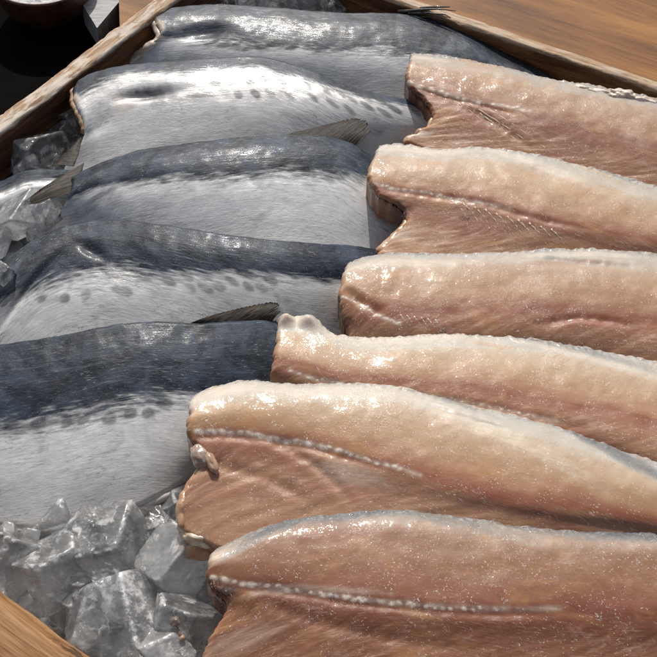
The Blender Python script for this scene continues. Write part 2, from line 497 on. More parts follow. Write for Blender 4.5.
def mat_wood(name, dark, mid, light, lit_bleach=0.0, grain=(6, 90, 90), rough=0.6, coat=0.0, dents=0.6, fine=0.38):
    """Wood grain along the object's local x."""
    t = NT(name)
    o = t.attr('fc', True)
    warp = t.noise(t.map(o, (3, 14, 14)), 1.0, 3, 0.5)
    g = t.noise(t.map(t.n('ShaderNodeVectorMath', 0, operation='ADD', i_0=o, i_1=t.mix(0.03, (0, 0, 0), warp)), grain), 1.0, 7, 0.68, 0.5)
    g2 = t.noise(t.map(o, (22, 420, 420), (0, 0, 0), (3, 5, 1)), 1.0, 5, 0.7)
    k = t.math('ADD', t.math('MULTIPLY', g, 1 - fine), t.math('MULTIPLY', g2, fine))
    c = t.ramp(k, [(0.38, dark), (0.49, mid), (0.61, light)])
    blo = t.noise(t.map(o, (18, 60, 60), (0, 0, 0), (9, 2, 4)), 1.0, 6, 0.66, 0.7)
    dirt = t.rng(blo, 0.57, 0.64)
    c = t.mix(t.math('MULTIPLY', dirt, dents), c, (0.045, 0.022, 0.012))
    if lit_bleach:
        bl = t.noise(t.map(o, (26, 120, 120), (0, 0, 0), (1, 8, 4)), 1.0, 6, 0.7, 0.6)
        tan = t.math('MULTIPLY', t.attr('top'), t.rng(k, 0.34, 0.5, 0.35, 0.9))  # top face lightened in colour, standing in for light on the rim
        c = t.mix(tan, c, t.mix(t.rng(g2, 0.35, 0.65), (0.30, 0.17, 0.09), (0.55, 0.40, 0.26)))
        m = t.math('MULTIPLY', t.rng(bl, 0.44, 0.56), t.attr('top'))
        c = t.mix(t.math('MULTIPLY', m, lit_bleach), c, (0.72, 0.68, 0.62))
    h = t.math('ADD', t.math('MULTIPLY', k, 1.0), t.math('MULTIPLY', dirt, -0.5 * dents))
    nb = t.bump(h, 0.7, 0.0016)
    return t.done(t.principled(Base_Color=c, Roughness=rough, Normal=nb, Coat_Weight=coat, Coat_Roughness=0.25, Specular_IOR_Level=0.2))


def mat_bone():
    t = NT('wet_bone')
    o = t.obj()
    c = t.mix(t.rng(t.noise(o, 300, 4, 0.6), 0.35, 0.65), (0.66, 0.54, 0.45), (0.85, 0.81, 0.76))
    p = t.principled(Base_Color=c, Roughness=0.4, Coat_Weight=0.3, Coat_Roughness=0.1)
    return t.done(t.n('ShaderNodeMixShader', i_0=0.0, i_1=p, i_2=t.n('ShaderNodeBsdfTranslucent', i_Color=c)))


M_SILVER = mat_silver()
M_FLESH = mat_flesh()
M_FIN = mat_fin()
M_FIND = mat_fin('dark_fin_membrane', 0.22)
M_FINM = mat_fin('brown_fin_membrane', 0.5)
M_BONE = mat_bone()
M_LIP = mat_simple('cut_white_flesh', (0.50, 0.38, 0.28), (0.78, 0.72, 0.66), 120, 0.3, 0.3, 0.8, 0.5, 300)
M_LOBE = mat_simple('fatty_flesh', (0.42, 0.31, 0.21), (0.48, 0.41, 0.33), 60, 0.3, 0.4, 0.9, 0.25, 180)
M_BELLY = mat_simple('belly_rim_skin', (0.62, 0.56, 0.52), (0.80, 0.79, 0.78), 60, 0.35, 0.3, 0.6, 0.3, 200)
M_PINK = mat_simple('pinkish_gut', (0.34, 0.20, 0.13), (0.50, 0.34, 0.24), 90, 0.25, 0.4, 0.9, 0.3, 260)
M_FINS = mat_simple('dark_fin', (0.02, 0.02, 0.022), (0.10, 0.085, 0.075), 150, 0.35, 0.0, 0.5, 0.4, 300)
M_RIB = mat_simple('rib_flesh', (0.46, 0.29, 0.19), (0.60, 0.45, 0.34), 200, 0.35, 0.0, 0.8, 0.3, 400)
M_FLAP = mat_simple('belly_membrane', (0.40, 0.20, 0.09), (0.58, 0.40, 0.25), 80, 0.3, 0.3, 0.9, 0.5, 240)
M_SCRAP = mat_simple('gut_scrap', (0.30, 0.22, 0.18), (0.56, 0.44, 0.36), 130, 0.2, 0.3, 1.0, 0.3, 300)
M_COLLAR = mat_simple('collar_bone', (0.55, 0.36, 0.20), (0.80, 0.73, 0.60), 110, 0.25, 0.2, 0.9, 0.5, 260, (1, 2, 1))
M_ICE = mat_ice('clear_ice', 0.22)
M_ICEW = mat_ice('cloudy_ice', 0.50)
M_WOOD = mat_wood('weathered_crate_wood', (0.045, 0.018, 0.008), (0.125, 0.055, 0.026), (0.24, 0.125, 0.065), lit_bleach=0.6, dents=0.8)  # base darkened to paint the inner face's shade; white on top is weathering
M_WOOD2 = mat_wood('worn_crate_wood', (0.19, 0.085, 0.034), (0.29, 0.150, 0.062), (0.40, 0.245, 0.120), lit_bleach=0.0, grain=(9, 120, 120), fine=0.5, dents=0.85)
M_WOOD3 = mat_wood('brown_crate_wood', (0.04, 0.016, 0.008), (0.14, 0.060, 0.026), (0.30, 0.15, 0.065), lit_bleach=0.25, dents=0.5)
M_TABLE = mat_wood('table_wood', (0.07, 0.022, 0.005), (0.20, 0.078, 0.016), (0.34, 0.155, 0.038), grain=(1.6, 16, 16), fine=0.14, rough=0.55, coat=0.0, dents=0.0)

# ------------------------------------------------------------------ fillet builder
def row_y(row, x):
    p = np.array(row, float)
    return herm(p[:, 0], p[:, 1], x)


class Fillet:
    """A slab of fish: rows of guide points from back to belly give its plan, a height per row its section."""

    def __init__(self, rows, left, xr, thick=0.02, r=0.006, nu=300, nv=110, amp=0.0008, seed=0.0, zx=None, lfade=28.0, upow=1.25, nfreq=30, fold_amp=0.0, rag=0.0):
        vs = np.array([a[0] for a in rows])
        v = np.linspace(0, 1, nv)
        u = np.linspace(0, 1, nu) ** upow
        L = np.array(left, float)
        xl = herm(L[:, 0], L[:, 1], v)
        yl = herm(L[:, 0], L[:, 2], v)
        X = xl[None] + (xr - xl[None]) * u[:, None]
        ys = np.stack([row_y(a[2], X) for a in rows], 0)          # rows x nu x nv
        # blend rows across v for every column
        Y = np.empty_like(X)
        for j in range(nv):
            Y[:, j] = herm(vs, ys[:, :, j], np.array([v[j]]))[0]
        Y += (yl - Y[0])[None] * np.exp(-((X - xl[None]) / lfade) ** 2)
        zs = np.array([a[1] for a in rows])
        Z = np.broadcast_to(herm(vs, zs, v)[None], X.shape).copy()
        if zx is not None:
            Z += herm(np.array([a for a, _ in zx], float), np.array([b for _, b in zx], float), np.clip(X, zx[0][0], zx[-1][0]))
        P = at(X, Y, Z)
        # arc lengths
        du = np.linalg.norm(np.diff(P, axis=0), axis=2)
        U = np.concatenate([np.zeros((1, nv)), np.cumsum(du, 0)], 0)
        dv = np.linalg.norm(np.diff(P, axis=1), axis=2)
        W = np.concatenate([np.zeros((nu, 1)), np.cumsum(dv, 1)], 1)
        wt = W[:, -1:]
        # organic undulation
        q = np.stack([P[..., 0], P[..., 1], np.full(X.shape, seed)], -1)
        P[..., 2] += amp * 2.2 * fbm(q * nfreq + seed, 3) + amp * 0.2 * fbm(q * nfreq * 4.5 + seed, 3)
        th = R(-26)
        fold = fbm(np.stack([(U * math.cos(th) + W * math.sin(th)) * 18, (-U * math.sin(th) + W * math.cos(th)) * 120, np.full(X.shape, seed)], -1), 3)
        P[..., 2] += fold_amp * fold * sstep(0.48, 0.62, v)[None]
        wob = 0.0018 * fbm(np.stack([W, np.full(X.shape, seed), U * 0], -1) * 130, 3) * np.exp(-U / 0.012)
        P[..., 0] += wob * 1.5
        wob2 = fbm(np.stack([U * 95, np.full(X.shape, seed + 3), U * 0], -1), 3)
        P[..., 1] += 0.0016 * wob2 * np.exp(-W / 0.004)
        P[..., 2] += 0.0012 * fbm(np.stack([U * 210, W * 210, np.full(X.shape, seed + 9)], -1), 3) * np.exp(-(W / 0.006) ** 2) * rag

        def roll(s, rr):
            s = np.clip(s, 0, rr)
            return rr - np.sqrt(np.maximum(rr * rr - (rr - s) ** 2, 0))
        drop = roll(W, r) + roll(wt - W, r * 0.8) + roll(U, r)
        drop = np.minimum(drop, thick * 0.8)
        P[..., 2] -= drop
        T = np.minimum(thick * (0.35 + 0.65 * sstep(0, 0.4, 1 - v))[None] * np.ones(X.shape), thick) if np.isscalar(thick) else thick
        B = P.copy()
        B[..., 2] -= np.maximum(T - drop, 0.002)
        self.P, self.B, self.U, self.W, self.X, self.Y, self.v, self.nu, self.nv = P, B, U, W, X, Y, v, nu, nv
        self.seed = seed
        self.attr = {}

    def find(self, px, py):
        d = (self.X - px) ** 2 + (self.Y - py) ** 2
        return np.unravel_index(np.argmin(d), d.shape)

    def pt(self, px, py, dz=0.0):
        p = self.P[self.find(px, py)].copy()
        p[2] += dz
        return p

    def line(self, pts, n=40, dz=0.0):
        """World points on the surface along a guide line."""
        p = np.array(pts, float)
        s = np.concatenate([[0], np.cumsum(np.linalg.norm(np.diff(p, axis=0), axis=1))])
        q = herm(s, p, np.linspace(0, s[-1], n))
        w = np.array([self.pt(a, b, dz) for a, b in q])
        for _ in range(3 + n // 20):
            w[1:-1] = 0.25 * w[:-2] + 0.5 * w[1:-1] + 0.25 * w[2:]
        return w

    def marks(self, name, lst, soft=0.5):
        """Soft colour patches: (px, py, length m, height m, strength, tilt deg)."""
        m = np.zeros((self.nu, self.nv))
        nz = fbm(np.stack([self.U * 160, self.W * 160, np.full(self.U.shape, self.seed)], -1), 3)
        for px, py, a, b, s, *rot in lst:
            i = self.find(px, py)
            th = R(rot[0]) if rot else 0.0
            dx, dy = self.U - self.U[i], self.W - self.W[i]
            cx, cy = dx * math.cos(th) + dy * math.sin(th), -dx * math.sin(th) + dy * math.cos(th)
            d = np.sqrt((cx / a) ** 2 + (cy / b) ** 2) + 0.35 * nz
            m = np.maximum(m, s * sstep(1.0 + soft * 0.5, 1.0 - soft, d))
        self.attr[name] = m

    def dent(self, px, py, a, b, depth, tilt=0):
        i = self.find(px, py)
        th = R(tilt)
        dx, dy = self.U - self.U[i], self.W - self.W[i]
        cx, cy = dx * math.cos(th) + dy * math.sin(th), -dx * math.sin(th) + dy * math.cos(th)
        g = depth * np.exp(-((cx / a) ** 2 + (cy / b) ** 2))
        self.P[..., 2] -= g

    def groove(self, pts, width, depth, n=140):
        q = self.line(pts, n)
        g = np.zeros((self.nu, self.nv))
        nz = fbm(np.stack([q[:, 0] * 120, q[:, 1] * 120, q[:, 0] * 0 + self.seed], -1), 2)
        for k, a in enumerate(q):
            wk = min(1.0, 4 * (1 - k / n)) * min(1.0, 0.4 + 6 * k / n) * (0.75 + 0.7 * nz[k])
            g = np.maximum(g, wk * np.exp(-((self.P[..., 0] - a[0]) ** 2 + (self.P[..., 1] - a[1]) ** 2) / width ** 2))
        self.P[..., 2] -= 0.6 * depth * g

    def bones(self, pts, n, r, fade=0.4):
        q = self.line(pts, n * 4)
        rr = random.Random(int(self.seed * 10))
        k = 0.0
        while k < len(q) - 1:
            a = q[int(k)]
            s = r * (1 - fade * k / len(q)) * rr.uniform(0.6, 1.15)
            th = rr.uniform(-0.6, 0.2)
            dx, dy = self.P[..., 0] - a[0] - rr.gauss(0, 0.0003), self.P[..., 1] - a[1] - rr.gauss(0, 0.0004)
            cx, cy = dx * math.cos(th) + dy * math.sin(th), -dx * math.sin(th) + dy * math.cos(th)
            g = np.exp(-((cx / (s * 1.35)) ** 2 + (cy / (s * 0.75)) ** 2) ** 1.6)
            self.attr['bone'] = np.maximum(self.attr['bone'], g * rr.uniform(0.7, 1.0))
            self.P[..., 2] += g * s * 0.08
            k += rr.choice([2, 3, 4, 5, 6, 8])

    def streak(self, name, pts, width, strength):
        q = self.line(pts, 160)
        m = self.attr[name]
        nz = fbm(np.stack([q[:, 0] * 200, q[:, 1] * 200, q[:, 0] * 0 + 3], -1), 3)
        for k, a in enumerate(q):
            d2 = (self.P[..., 0] - a[0]) ** 2 + (self.P[..., 1] - a[1]) ** 2
            m = np.maximum(m, strength * np.clip(0.75 + nz[k], 0.1, 1) * np.exp(-d2 / width ** 2))
        self.attr[name] = m

    def build(self, name, mat, parent, names=()):
        nu, nv = self.nu, self.nv
        K = 5
        top = self.P.reshape(-1, 3)
        bot = self.B.reshape(-1, 3)
        N = nu * nv
        V = [top, bot]
        F = [gridq(nu, nv, 0, True), gridq(nu, nv, N)]
        ia = np.arange(N).reshape(nu, nv)
        ids = [ia.ravel(), ia.ravel()]

        def wall(idx, flip):
            nonlocal V
            off = sum(len(a) for a in V)
            w = np.linspace(0, 1, K)[1:-1]
            mid = top[idx][:, None] * (1 - w[None, :, None]) + bot[idx][:, None] * w[None, :, None]
            V.append(mid.reshape(-1, 3))
            ids.append(np.repeat(idx, K - 2))
            g = np.empty((len(idx), K), int)
            g[:, 0] = idx
            g[:, -1] = idx + N
            g[:, 1:-1] = off + np.arange(len(idx) * (K - 2)).reshape(len(idx), K - 2)
            q = np.stack([g[:-1, :-1], g[1:, :-1], g[1:, 1:], g[:-1, 1:]], -1).reshape(-1, 4)
            F.append(q[:, ::-1] if flip else q)
        wall(ia[0, :], False)
        wall(ia[-1, :], True)
        wall(ia[:, 0], True)
        wall(ia[:, -1], False)
        verts = np.concatenate(V)
        faces = np.concatenate(F)
        idx = np.concatenate(ids)
        fc = np.stack([self.U.ravel() , self.W.ravel(), np.full(N, self.seed * 0.37)], -1)[idx]
        fc[:, 2] += (verts[:, 2] - top[idx][:, 2]) * 1.0
        fc[:, 0] += self.seed * 0.731
        A = {'fc': fc, 'v': np.broadcast_to(self.v[None], (nu, nv)).ravel()[idx]}
        for k in names:
            A[k] = self.attr.get(k, np.zeros((nu, nv))).ravel()[idx]
        return link_mesh(name, verts, faces, mat, parent, attrs=A)


def fin(name, base, tips, parent, n=40, m=14, fray=0.35, th=0.0004, gap=0.5, mat=None):
    """Frayed fin: rays from a base line to a tip line (world points)."""
    base, tips = np.asarray(base, float), np.asarray(tips, float)
    t = np.linspace(0, 1, n)
    b = herm(np.linspace(0, 1, len(base)), base, t)
    e = herm(np.linspace(0, 1, len(tips)), tips, t)
    tt_ = np.linspace(0, 1, n)
    rl = 1 - 0.30 * fray * np.abs(fbm(np.stack([tt_ * 7, tt_ * 0 + n, tt_ * 0], -1), 2)) - 0.05 * fray * RNG.random(n)
    pick = RNG.random(n) < 0.30
    rl = rl * np.where(pick & (tt_ > 0.5), 1 - gap * tt_ ** 2.5 * RNG.random(n) * fray * 2.6, 1)
    s = np.linspace(0, 1, m)[None, :] * rl[:, None]
    P = b[:, None] * (1 - s[..., None]) + e[:, None] * s[..., None]
    P[..., 2] += 0.0012 * np.sin(np.pi * s) + 0.0006 * np.where(np.arange(n) % 2, 1, -1)[:, None] * s
    Q = P - np.array([0, 0, th])
    V = np.concatenate([P.reshape(-1, 3), Q.reshape(-1, 3)])
    N = n * m
    F = [gridq(n, m, 0), gridq(n, m, N, True)]
    ia = np.arange(N).reshape(n, m)
    for idx in (ia[0], ia[-1], ia[:, 0], ia[:, -1]):
        F.append(np.stack([idx[:-1], idx[1:], idx[1:] + N, idx[:-1] + N], -1))
    L = np.linalg.norm(e[-1] - e[0]) + np.linalg.norm(b[-1] - b[0])
    fc = np.stack([np.broadcast_to(t[:, None] * L * 0.5, s.shape), s * 0.04, s * 0], -1).reshape(-1, 3)
    return link_mesh(name, V, np.concatenate(F), mat or M_FIN, parent, attrs={'fc': np.concatenate([fc, fc])})


def lump(c, rad, seed, sub=3, amp=0.18, rot=0.0):
    v, f = ICO[sub]
    d = 1 + amp * 1.6 * fbm(v * 1.3 + seed, 3)
    p = v * d[:, None] * np.asarray(rad)
    ca, sa = math.cos(rot), math.sin(rot)
    p = np.stack([p[:, 0] * ca - p[:, 1] * sa, p[:, 0] * sa + p[:, 1] * ca, p[:, 2]], -1)
    return p + np.asarray(c), [tuple(q) for q in f]


def strand(pts, r0, r1, jit=0.0003):
    pts = np.asarray(pts, float)
    n = len(pts)
    pts = pts + RNG.normal(size=pts.shape) * jit * np.array([1, 1, 0.4])
    w = np.linspace(0, 1, n)
    return tube(pts, (r0 * (1 - w) + r1 * w) * (1 + 0.3 * np.sin(w * 37 + r0 * 1e5)), 6)


def roll_edge(f, pts, r0, r1, n=40):
    q = f.line(pts, n, -r0 * 0.7)
    q = q + 0.0009 * np.stack([fbm(q * 110 + k + f.seed, 3) for k in (1, 5, 9)], -1)
    t = np.linspace(0, 1, n)
    rad = (r0 + (r1 - r0) * t) * np.sqrt(np.clip(1 - (2 * t - 1) ** 8, 0.02, 1)) * (1 + 0.25 * fbm(q * 140, 2))
    return tube(q, rad, 14, 0.8)


# ------------------------------------------------------------------ silver fish
SILVER_GROUP = 'silver skin-side fillets on the ice'
SN = ('spot', 'dark', 'pale', 'shift', 'gloss', 'bright')


def silver(label, rows, left, xr, seed, spots=(), dark=(), pale=(), shift=0.0, gloss=1.0, bright=1.0, **kw):
    f = Fillet(rows, left, xr, seed=seed, nu=340, nv=120, r=0.0038, amp=0.00042, **kw)
    f.marks('spot', spots, 0.35)
    f.marks('dark', dark, 0.6)
    f.marks('pale', pale, 0.5)
    f.attr['shift'] = np.full((f.nu, f.nv), shift)
    f.attr['gloss'] = np.full((f.nu, f.nv), gloss)
    f.attr['bright'] = np.full((f.nu, f.nv), bright)
    c = f.P.reshape(-1, 3).mean(0)
    root = empty('silver_fillet', (c[0], c[1], f.B[..., 2].min()))
    tag(root, label, 'fish fillet', SILVER_GROUP)
    return f, root


def sp(lst, a=0.0048, b=0.0042, s=0.8):
    return [(x, y, a * random.uniform(0.8, 1.2), b * random.uniform(0.8, 1.2), s * random.uniform(0.75, 1.1), random.uniform(-30, 10)) for x, y in lst]


# farthest fish
fA, rA = silver('silver blue fish fillet farthest up the row, tail fin against the crate rim',
    [(0, 0.050, [(130, 12), (165, 7), (200, 3), (270, 6), (345, 11), (400, 12), (440, 18), (500, 48), (560, 80)]),
     (0.22, 0.052, [(130, 26), (200, 17), (270, 20), (345, 26), (400, 28), (440, 34), (500, 60), (560, 90)]),
     (0.5, 0.048, [(130, 45), (200, 40), (270, 45), (345, 50), (400, 53), (440, 58), (500, 78), (560, 100)]),
     (1, 0.022, [(110, 68), (200, 85), (270, 92), (345, 98), (400, 104), (440, 108), (500, 118), (560, 128)])],
    [(0, 147, 10), (0.2, 153, 19), (0.42, 159, 33), (0.7, 141, 48), (1, 116, 67)], 560, 1.3,
    spots=sp([(212, 42), (224, 46), (236, 44), (250, 48), (262, 47), (276, 45), (290, 48), (305, 44), (320, 49), (338, 51), (352, 46), (365, 44)], 0.006, 0.003),
    dark=[(208, 31, 0.018, 0.008, 0.75, 10), (232, 46, 0.016, 0.004, 0.6, 15), (150, 11, 0.006, 0.004, 0.9)],
    pale=[(150, 30, 0.007, 0.010, 0.8), (150, 42, 0.008, 0.009, 0.9), (130, 58, 0.012, 0.008, 0.8)],
    thick=0.018, shift=-0.04, gloss=0.4, zx=[(100, -0.004), (300, 0.0), (430, -0.004), (560, -0.02)])
fA.dent(205, 31, 0.02, 0.008, 0.004)
fA.build('body', M_SILVER, rA, SN)
v1, q1 = merge([strand(h, a, b, 0.0002) for h, a, b in [
    ([at(398, 12, 0.046), at(418, 10, 0.053), at(438, 9, 0.058), at(456, 11, 0.059)], 0.0017, 0.0004), ([at(408, 14, 0.046), at(428, 13, 0.052), at(445, 15, 0.055), at(451, 18, 0.055)], 0.0015, 0.0004),
    ([at(415, 17, 0.045), at(432, 17, 0.050), at(446, 21, 0.052)], 0.0015, 0.0004), ([at(420, 9, 0.052), at(436, 7, 0.057), at(450, 7, 0.059)], 0.0014, 0.0004)]])
link_mesh('tail_fin', v1, q1, M_FINS, rA)
v1, q1 = merge([roll_edge(fA, [(150, 11), (155, 22), (158, 33), (151, 42), (142, 48), (132, 55), (118, 64)], 0.0036, 0.0050, 60), lump(fA.pt(152, 13, 0), (0.006, 0.003, 0.003), 2.0, 4, 0.3)])
link_mesh('cut_flesh', v1, q1, M_LIP, rA)

fB, rB = silver('silver fish fillet with two rows of round grey spots and a brown cut end',
    [(0, 0.0545, [(70, 84), (90, 72), (110, 66), (165, 60), (205, 57), (265, 56), (300, 65), (340, 81), (380, 92), (420, 100), (470, 115)]),
     (0.28, 0.056, [(70, 98), (110, 83), (165, 77), (205, 76), (265, 76), (300, 84), (340, 95), (380, 104), (420, 111), (470, 126)]),
     (0.55, 0.050, [(70, 120), (110, 108), (165, 103), (205, 103), (265, 103), (300, 108), (340, 114), (380, 120), (420, 126), (470, 140)]),
     (1, 0.024, [(55, 175), (110, 178), (165, 172), (205, 168), (265, 162), (300, 162), (340, 162), (380, 162), (420, 162), (470, 168)])],
    [(0, 76, 80), (0.15, 72, 92), (0.35, 77, 107), (0.5, 83, 120), (0.65, 82, 133), (0.85, 71, 155), (1, 60, 174)], 470, 2.7,
    spots=sp([(215, 83), (232, 81), (249, 81), (265, 78), (281, 80), (238, 94), (255, 94), (271, 93), (290, 96), (313, 98), (308, 86), (324, 89), (340, 93), (352, 99), (366, 98), (381, 101), (368, 106), (395, 109), (384, 113), (415, 112), (332, 104), (350, 110)], 0.0046, 0.0046, 0.85),
    dark=[(148, 92, 0.028, 0.007, 0.9, -4), (128, 100, 0.012, 0.008, 0.5), (165, 99, 0.014, 0.006, 0.6, -20), (80, 79, 0.009, 0.004, 0.85), (135, 63, 0.02, 0.002, 0.6), (205, 95, 0.022, 0.0025, 0.55)],
    pale=[(122, 105, 0.008, 0.012, 0.4), (75, 98, 0.004, 0.008, 0.8)], shift=0.25, gloss=0.4, bright=0.25,
    thick=0.02, zx=[(50, -0.008), (110, 0.0), (380, -0.002), (470, -0.018)])
fB.dent(150, 93, 0.026, 0.006, 0.0045, -4)
fB.dent(95, 120, 0.016, 0.014, 0.005)
fB.build('body', M_SILVER, rB, SN)
v1, q1 = tube(fB.line([(74, 86), (71, 96), (74, 106), (80, 114), (83, 124)], 22, -0.003) + RNG.normal(size=(22, 3)) * 0.0004, 0.0032, 10)
link_mesh('cut_flesh', v1, q1, M_FLAP, rB)

fC, rC = silver('silver fish fillet with a frayed brown side fin reaching over the ice',
    [(0, 0.0555, [(62, 182), (80, 170), (95, 163), (130, 151), (200, 140), (290, 133), (345, 139), (372, 152), (400, 168), (450, 190)]),
     (0.25, 0.058, [(62, 195), (95, 177), (130, 167), (200, 158), (290, 152), (345, 156), (400, 180), (450, 200)]),
     (0.55, 0.052, [(55, 212), (95, 198), (130, 192), (200, 188), (290, 184), (345, 188), (400, 202), (450, 216)]),
     (1, 0.024, [(40, 232), (95, 247), (130, 250), (200, 255), (290, 264), (345, 266), (400, 268), (450, 270)])],
    [(0, 72, 176), (0.25, 69, 190), (0.5, 64, 204), (0.75, 54, 218), (1, 42, 232)], 450, 4.1,
    spots=sp([(150, 178), (165, 182), (182, 178), (240, 172), (255, 176), (270, 171), (290, 168), (310, 172), (328, 168)], 0.006, 0.003, 0.6),
    dark=[(100, 196, 0.012, 0.004, 0.6, -10), (78, 182, 0.01, 0.003, 0.6, -40), (66, 192, 0.010, 0.002, 0.7, -40)],
    thick=0.02, shift=0.0, gloss=0.25, bright=1.0, zx=[(40, -0.006), (100, 0.0), (345, 0.0), (450, -0.02)])
fC.build('body', M_SILVER, rC, SN)
fin('back_fin', fC.line([(283, 134), (320, 136), (356, 143)], 10, -0.001), [at(306, 131, 0.054), at(334, 123, 0.055), at(362, 118, 0.055), at(372, 131, 0.054)], rC, 44, 16, 0.35, mat=M_FIND)
fin('side_fin', [at(84, 163, 0.050), at(80, 178, 0.052), at(72, 192, 0.050)], [at(40, 190, 0.052), at(14, 209, 0.048), at(8, 216, 0.044)], rC, 40, 20, 0.3, gap=0.4, mat=M_FINM)
fin('side_fin', [at(82, 138, 0.046), at(79, 152, 0.047), at(74, 166, 0.048)], [at(78, 140, 0.046), at(64, 154, 0.046), at(50, 167, 0.044)], rC, 20, 12, 0.1, mat=M_FIND)

fD, rD = silver('slate-backed fish fillet with scuffed dark patches, its curved end beside the small ice cube',
    [(0, 0.055, [(-90, 325), (-40, 290), (0, 262), (30, 240), (60, 226), (90, 219), (160, 222), (230, 233), (300, 240), (370, 246), (430, 262)]),
     (0.2, 0.0555, [(-90, 335), (-40, 305), (0, 280), (30, 260), (60, 246), (90, 240), (160, 242), (230, 250), (300, 256), (370, 262), (430, 276)]),
     (0.55, 0.047, [(-90, 350), (-40, 330), (0, 315), (60, 296), (90, 290), (160, 286), (230, 286), (300, 288), (370, 292), (430, 302)]),
     (1, 0.022, [(-90, 385), (0, 385), (60, 376), (130, 362), (200, 354), (270, 348), (340, 342), (380, 344), (430, 350)])],
    [(0, -90, 325), (1, -90, 385)], 430, 5.9,
    spots=sp([(169, 281), (188, 277), (191, 288), (206, 288), (220, 287), (232, 282), (245, 275), (249, 287), (262, 288), (251, 262), (127, 291), (42, 299), (65, 298), (87, 296), (119, 290), (270, 280)], 0.0052, 0.0040, 0.6),
    dark=[(80, 245, 0.016, 0.010, 0.65, 40), (48, 255, 0.016, 0.010, 0.7, -20), (20, 290, 0.02, 0.006, 0.7, -30), (110, 255, 0.01, 0.006, 0.5), (5, 305, 0.014, 0.005, 0.7, -25)],
    thick=0.022, gloss=0.22, bright=0.45, upow=1.0, zx=[(-90, -0.006), (60, 0.0), (330, 0.0), (430, -0.02)])
fD.dent(92, 250, 0.012, 0.005, 0.002, 50)
fD.dent(30, 285, 0.03, 0.004, 0.003, -25)
fD.build('body', M_SILVER, rD, SN)

fE, rE = silver('widest slate-backed fish fillet, white belly edge lying directly on the bare ice',
    [(0, 0.0575, [(-90, 353), (0, 342), (60, 333), (135, 320), (200, 321), (275, 318), (330, 325)]),
     (0.18, 0.0570, [(-90, 382), (0, 372), (60, 363), (135, 351), (200, 348), (275, 344), (330, 348)]),
     (0.5, 0.049, [(-90, 435), (0, 428), (60, 422), (135, 410), (200, 400), (275, 390), (330, 388)]),
     (0.8, 0.035, [(-90, 490), (0, 486), (60, 482), (135, 468), (200, 448), (275, 432), (330, 425)]),
     (1, 0.022, [(-90, 520), (0, 525), (40, 528), (90, 517), (130, 509), (170, 490), (200, 472), (250, 455), (330, 445)])],
    [(0, -90, 353), (0.5, -90, 435), (1, -90, 520)], 330, 7.3,
    spots=sp([(94, 400), (108, 397), (130, 413), (110, 419), (85, 419), (66, 422), (39, 424), (12, 425), (148, 413), (-10, 424), (165, 405)], 0.0058, 0.0048, 0.75),
    dark=[(120, 365, 0.03, 0.012, 0.45, 10), (60, 385, 0.03, 0.008, 0.35, -10), (40, 425, 0.03, 0.003, 0.5), (262, 360, 0.012, 0.02, 0.55), (213, 344, 0.0006, 0.012, 0.9, 18)],  # includes a broad darker patch near the right end
    pale=[(40, 522, 0.08, 0.002, 0.35)], shift=-0.02,
    thick=0.020, gloss=0.18, bright=0.35, upow=1.0, zx=[(-90, -0.002), (200, 0.0), (330, -0.016)])
fE.build('body', M_SILVER, rE, SN)
fin('back_fin', fE.line([(185, 320), (230, 321), (272, 320)], 10, -0.001), [at(218, 314, 0.056), at(250, 306, 0.056), at(276, 302, 0.056), at(281, 312, 0.055)], rE, 44, 16, 0.4, gap=0.7, mat=M_FINM)
q = fE.line([(-60, 522), (0, 524), (40, 526), (90, 516), (130, 508), (170, 489), (195, 474)], 70, 0.000)
v1, q1 = tube(q + np.array([0, -0.001, -0.004]) + 0.0009 * np.stack([fbm(q * 90 + k, 3) for k in (1, 5, 9)], -1), 0.0027 + 0.0006 * np.sin(np.linspace(0, 31, 70)), 10)
link_mesh('belly_edge', v1, q1, M_BELLY, rE)

fG, rG = silver('small glinting end of a silver fish poking in beside the ice at the crate edge',
    [(0, 0.030, [(-70, 205), (-20, 188), (0, 180), (25, 170), (60, 168), (110, 176)]),
     (0.35, 0.040, [(-70, 215), (-20, 200), (0, 193), (25, 184), (60, 181), (110, 186)]),
     (1, 0.018, [(-70, 255), (-20, 242), (0, 236), (25, 224), (60, 214), (110, 210)])],
    [(0, -70, 205), (1, -70, 255)], 110, 9.2,
    dark=[(8, 188, 0.012, 0.005, 0.8, -15), (30, 195, 0.014, 0.004, 0.5, -20)], shift=0.1, thick=0.015, upow=1.0)
fG.build('body', M_SILVER, rG, SN)

# ------------------------------------------------------------------ flesh-side fillets
FLESH_GROUP = 'flesh-side fillets stacked over the silver ones'
FN = ('red', 'blood', 'pinkish', 'cream', 'skin', 'bone')


def flesh(label, rows, left, xr, seed, red=0.0, blood=(), pinkish=(), cream=(), skin=(), **kw):
    kw.setdefault('thick', 0.026)
    zb = min(rows, key=lambda a: abs(a[0] - 0.55))[1]
    rows = [(a[0], (zb - 0.002) if a[0] == 0 else zb + (a[1] - zb) * (0.42 if a[0] < 0.5 else 0.75), a[2]) for a in rows]
    f = Fillet(rows, left, xr, seed=seed, nu=420, nv=160, r=0.0038, amp=kw.pop('amp', 0.0005), fold_amp=0.0006, rag=2.0, **kw)
    f.attr['red'] = np.full((f.nu, f.nv), red)
    f.attr['bone'] = np.zeros((f.nu, f.nv))
    f.marks('blood', blood)
    f.marks('pinkish', pinkish, 0.8)
    f.marks('cream', cream, 0.7)
    f.marks('skin', skin, 0.7)
    c = f.P.reshape(-1, 3).mean(0)
    root = empty('flesh_fillet', (c[0], c[1], f.B[..., 2].min()))
    tag(root, label, 'fish fillet', FLESH_GROUP)
    return f, root


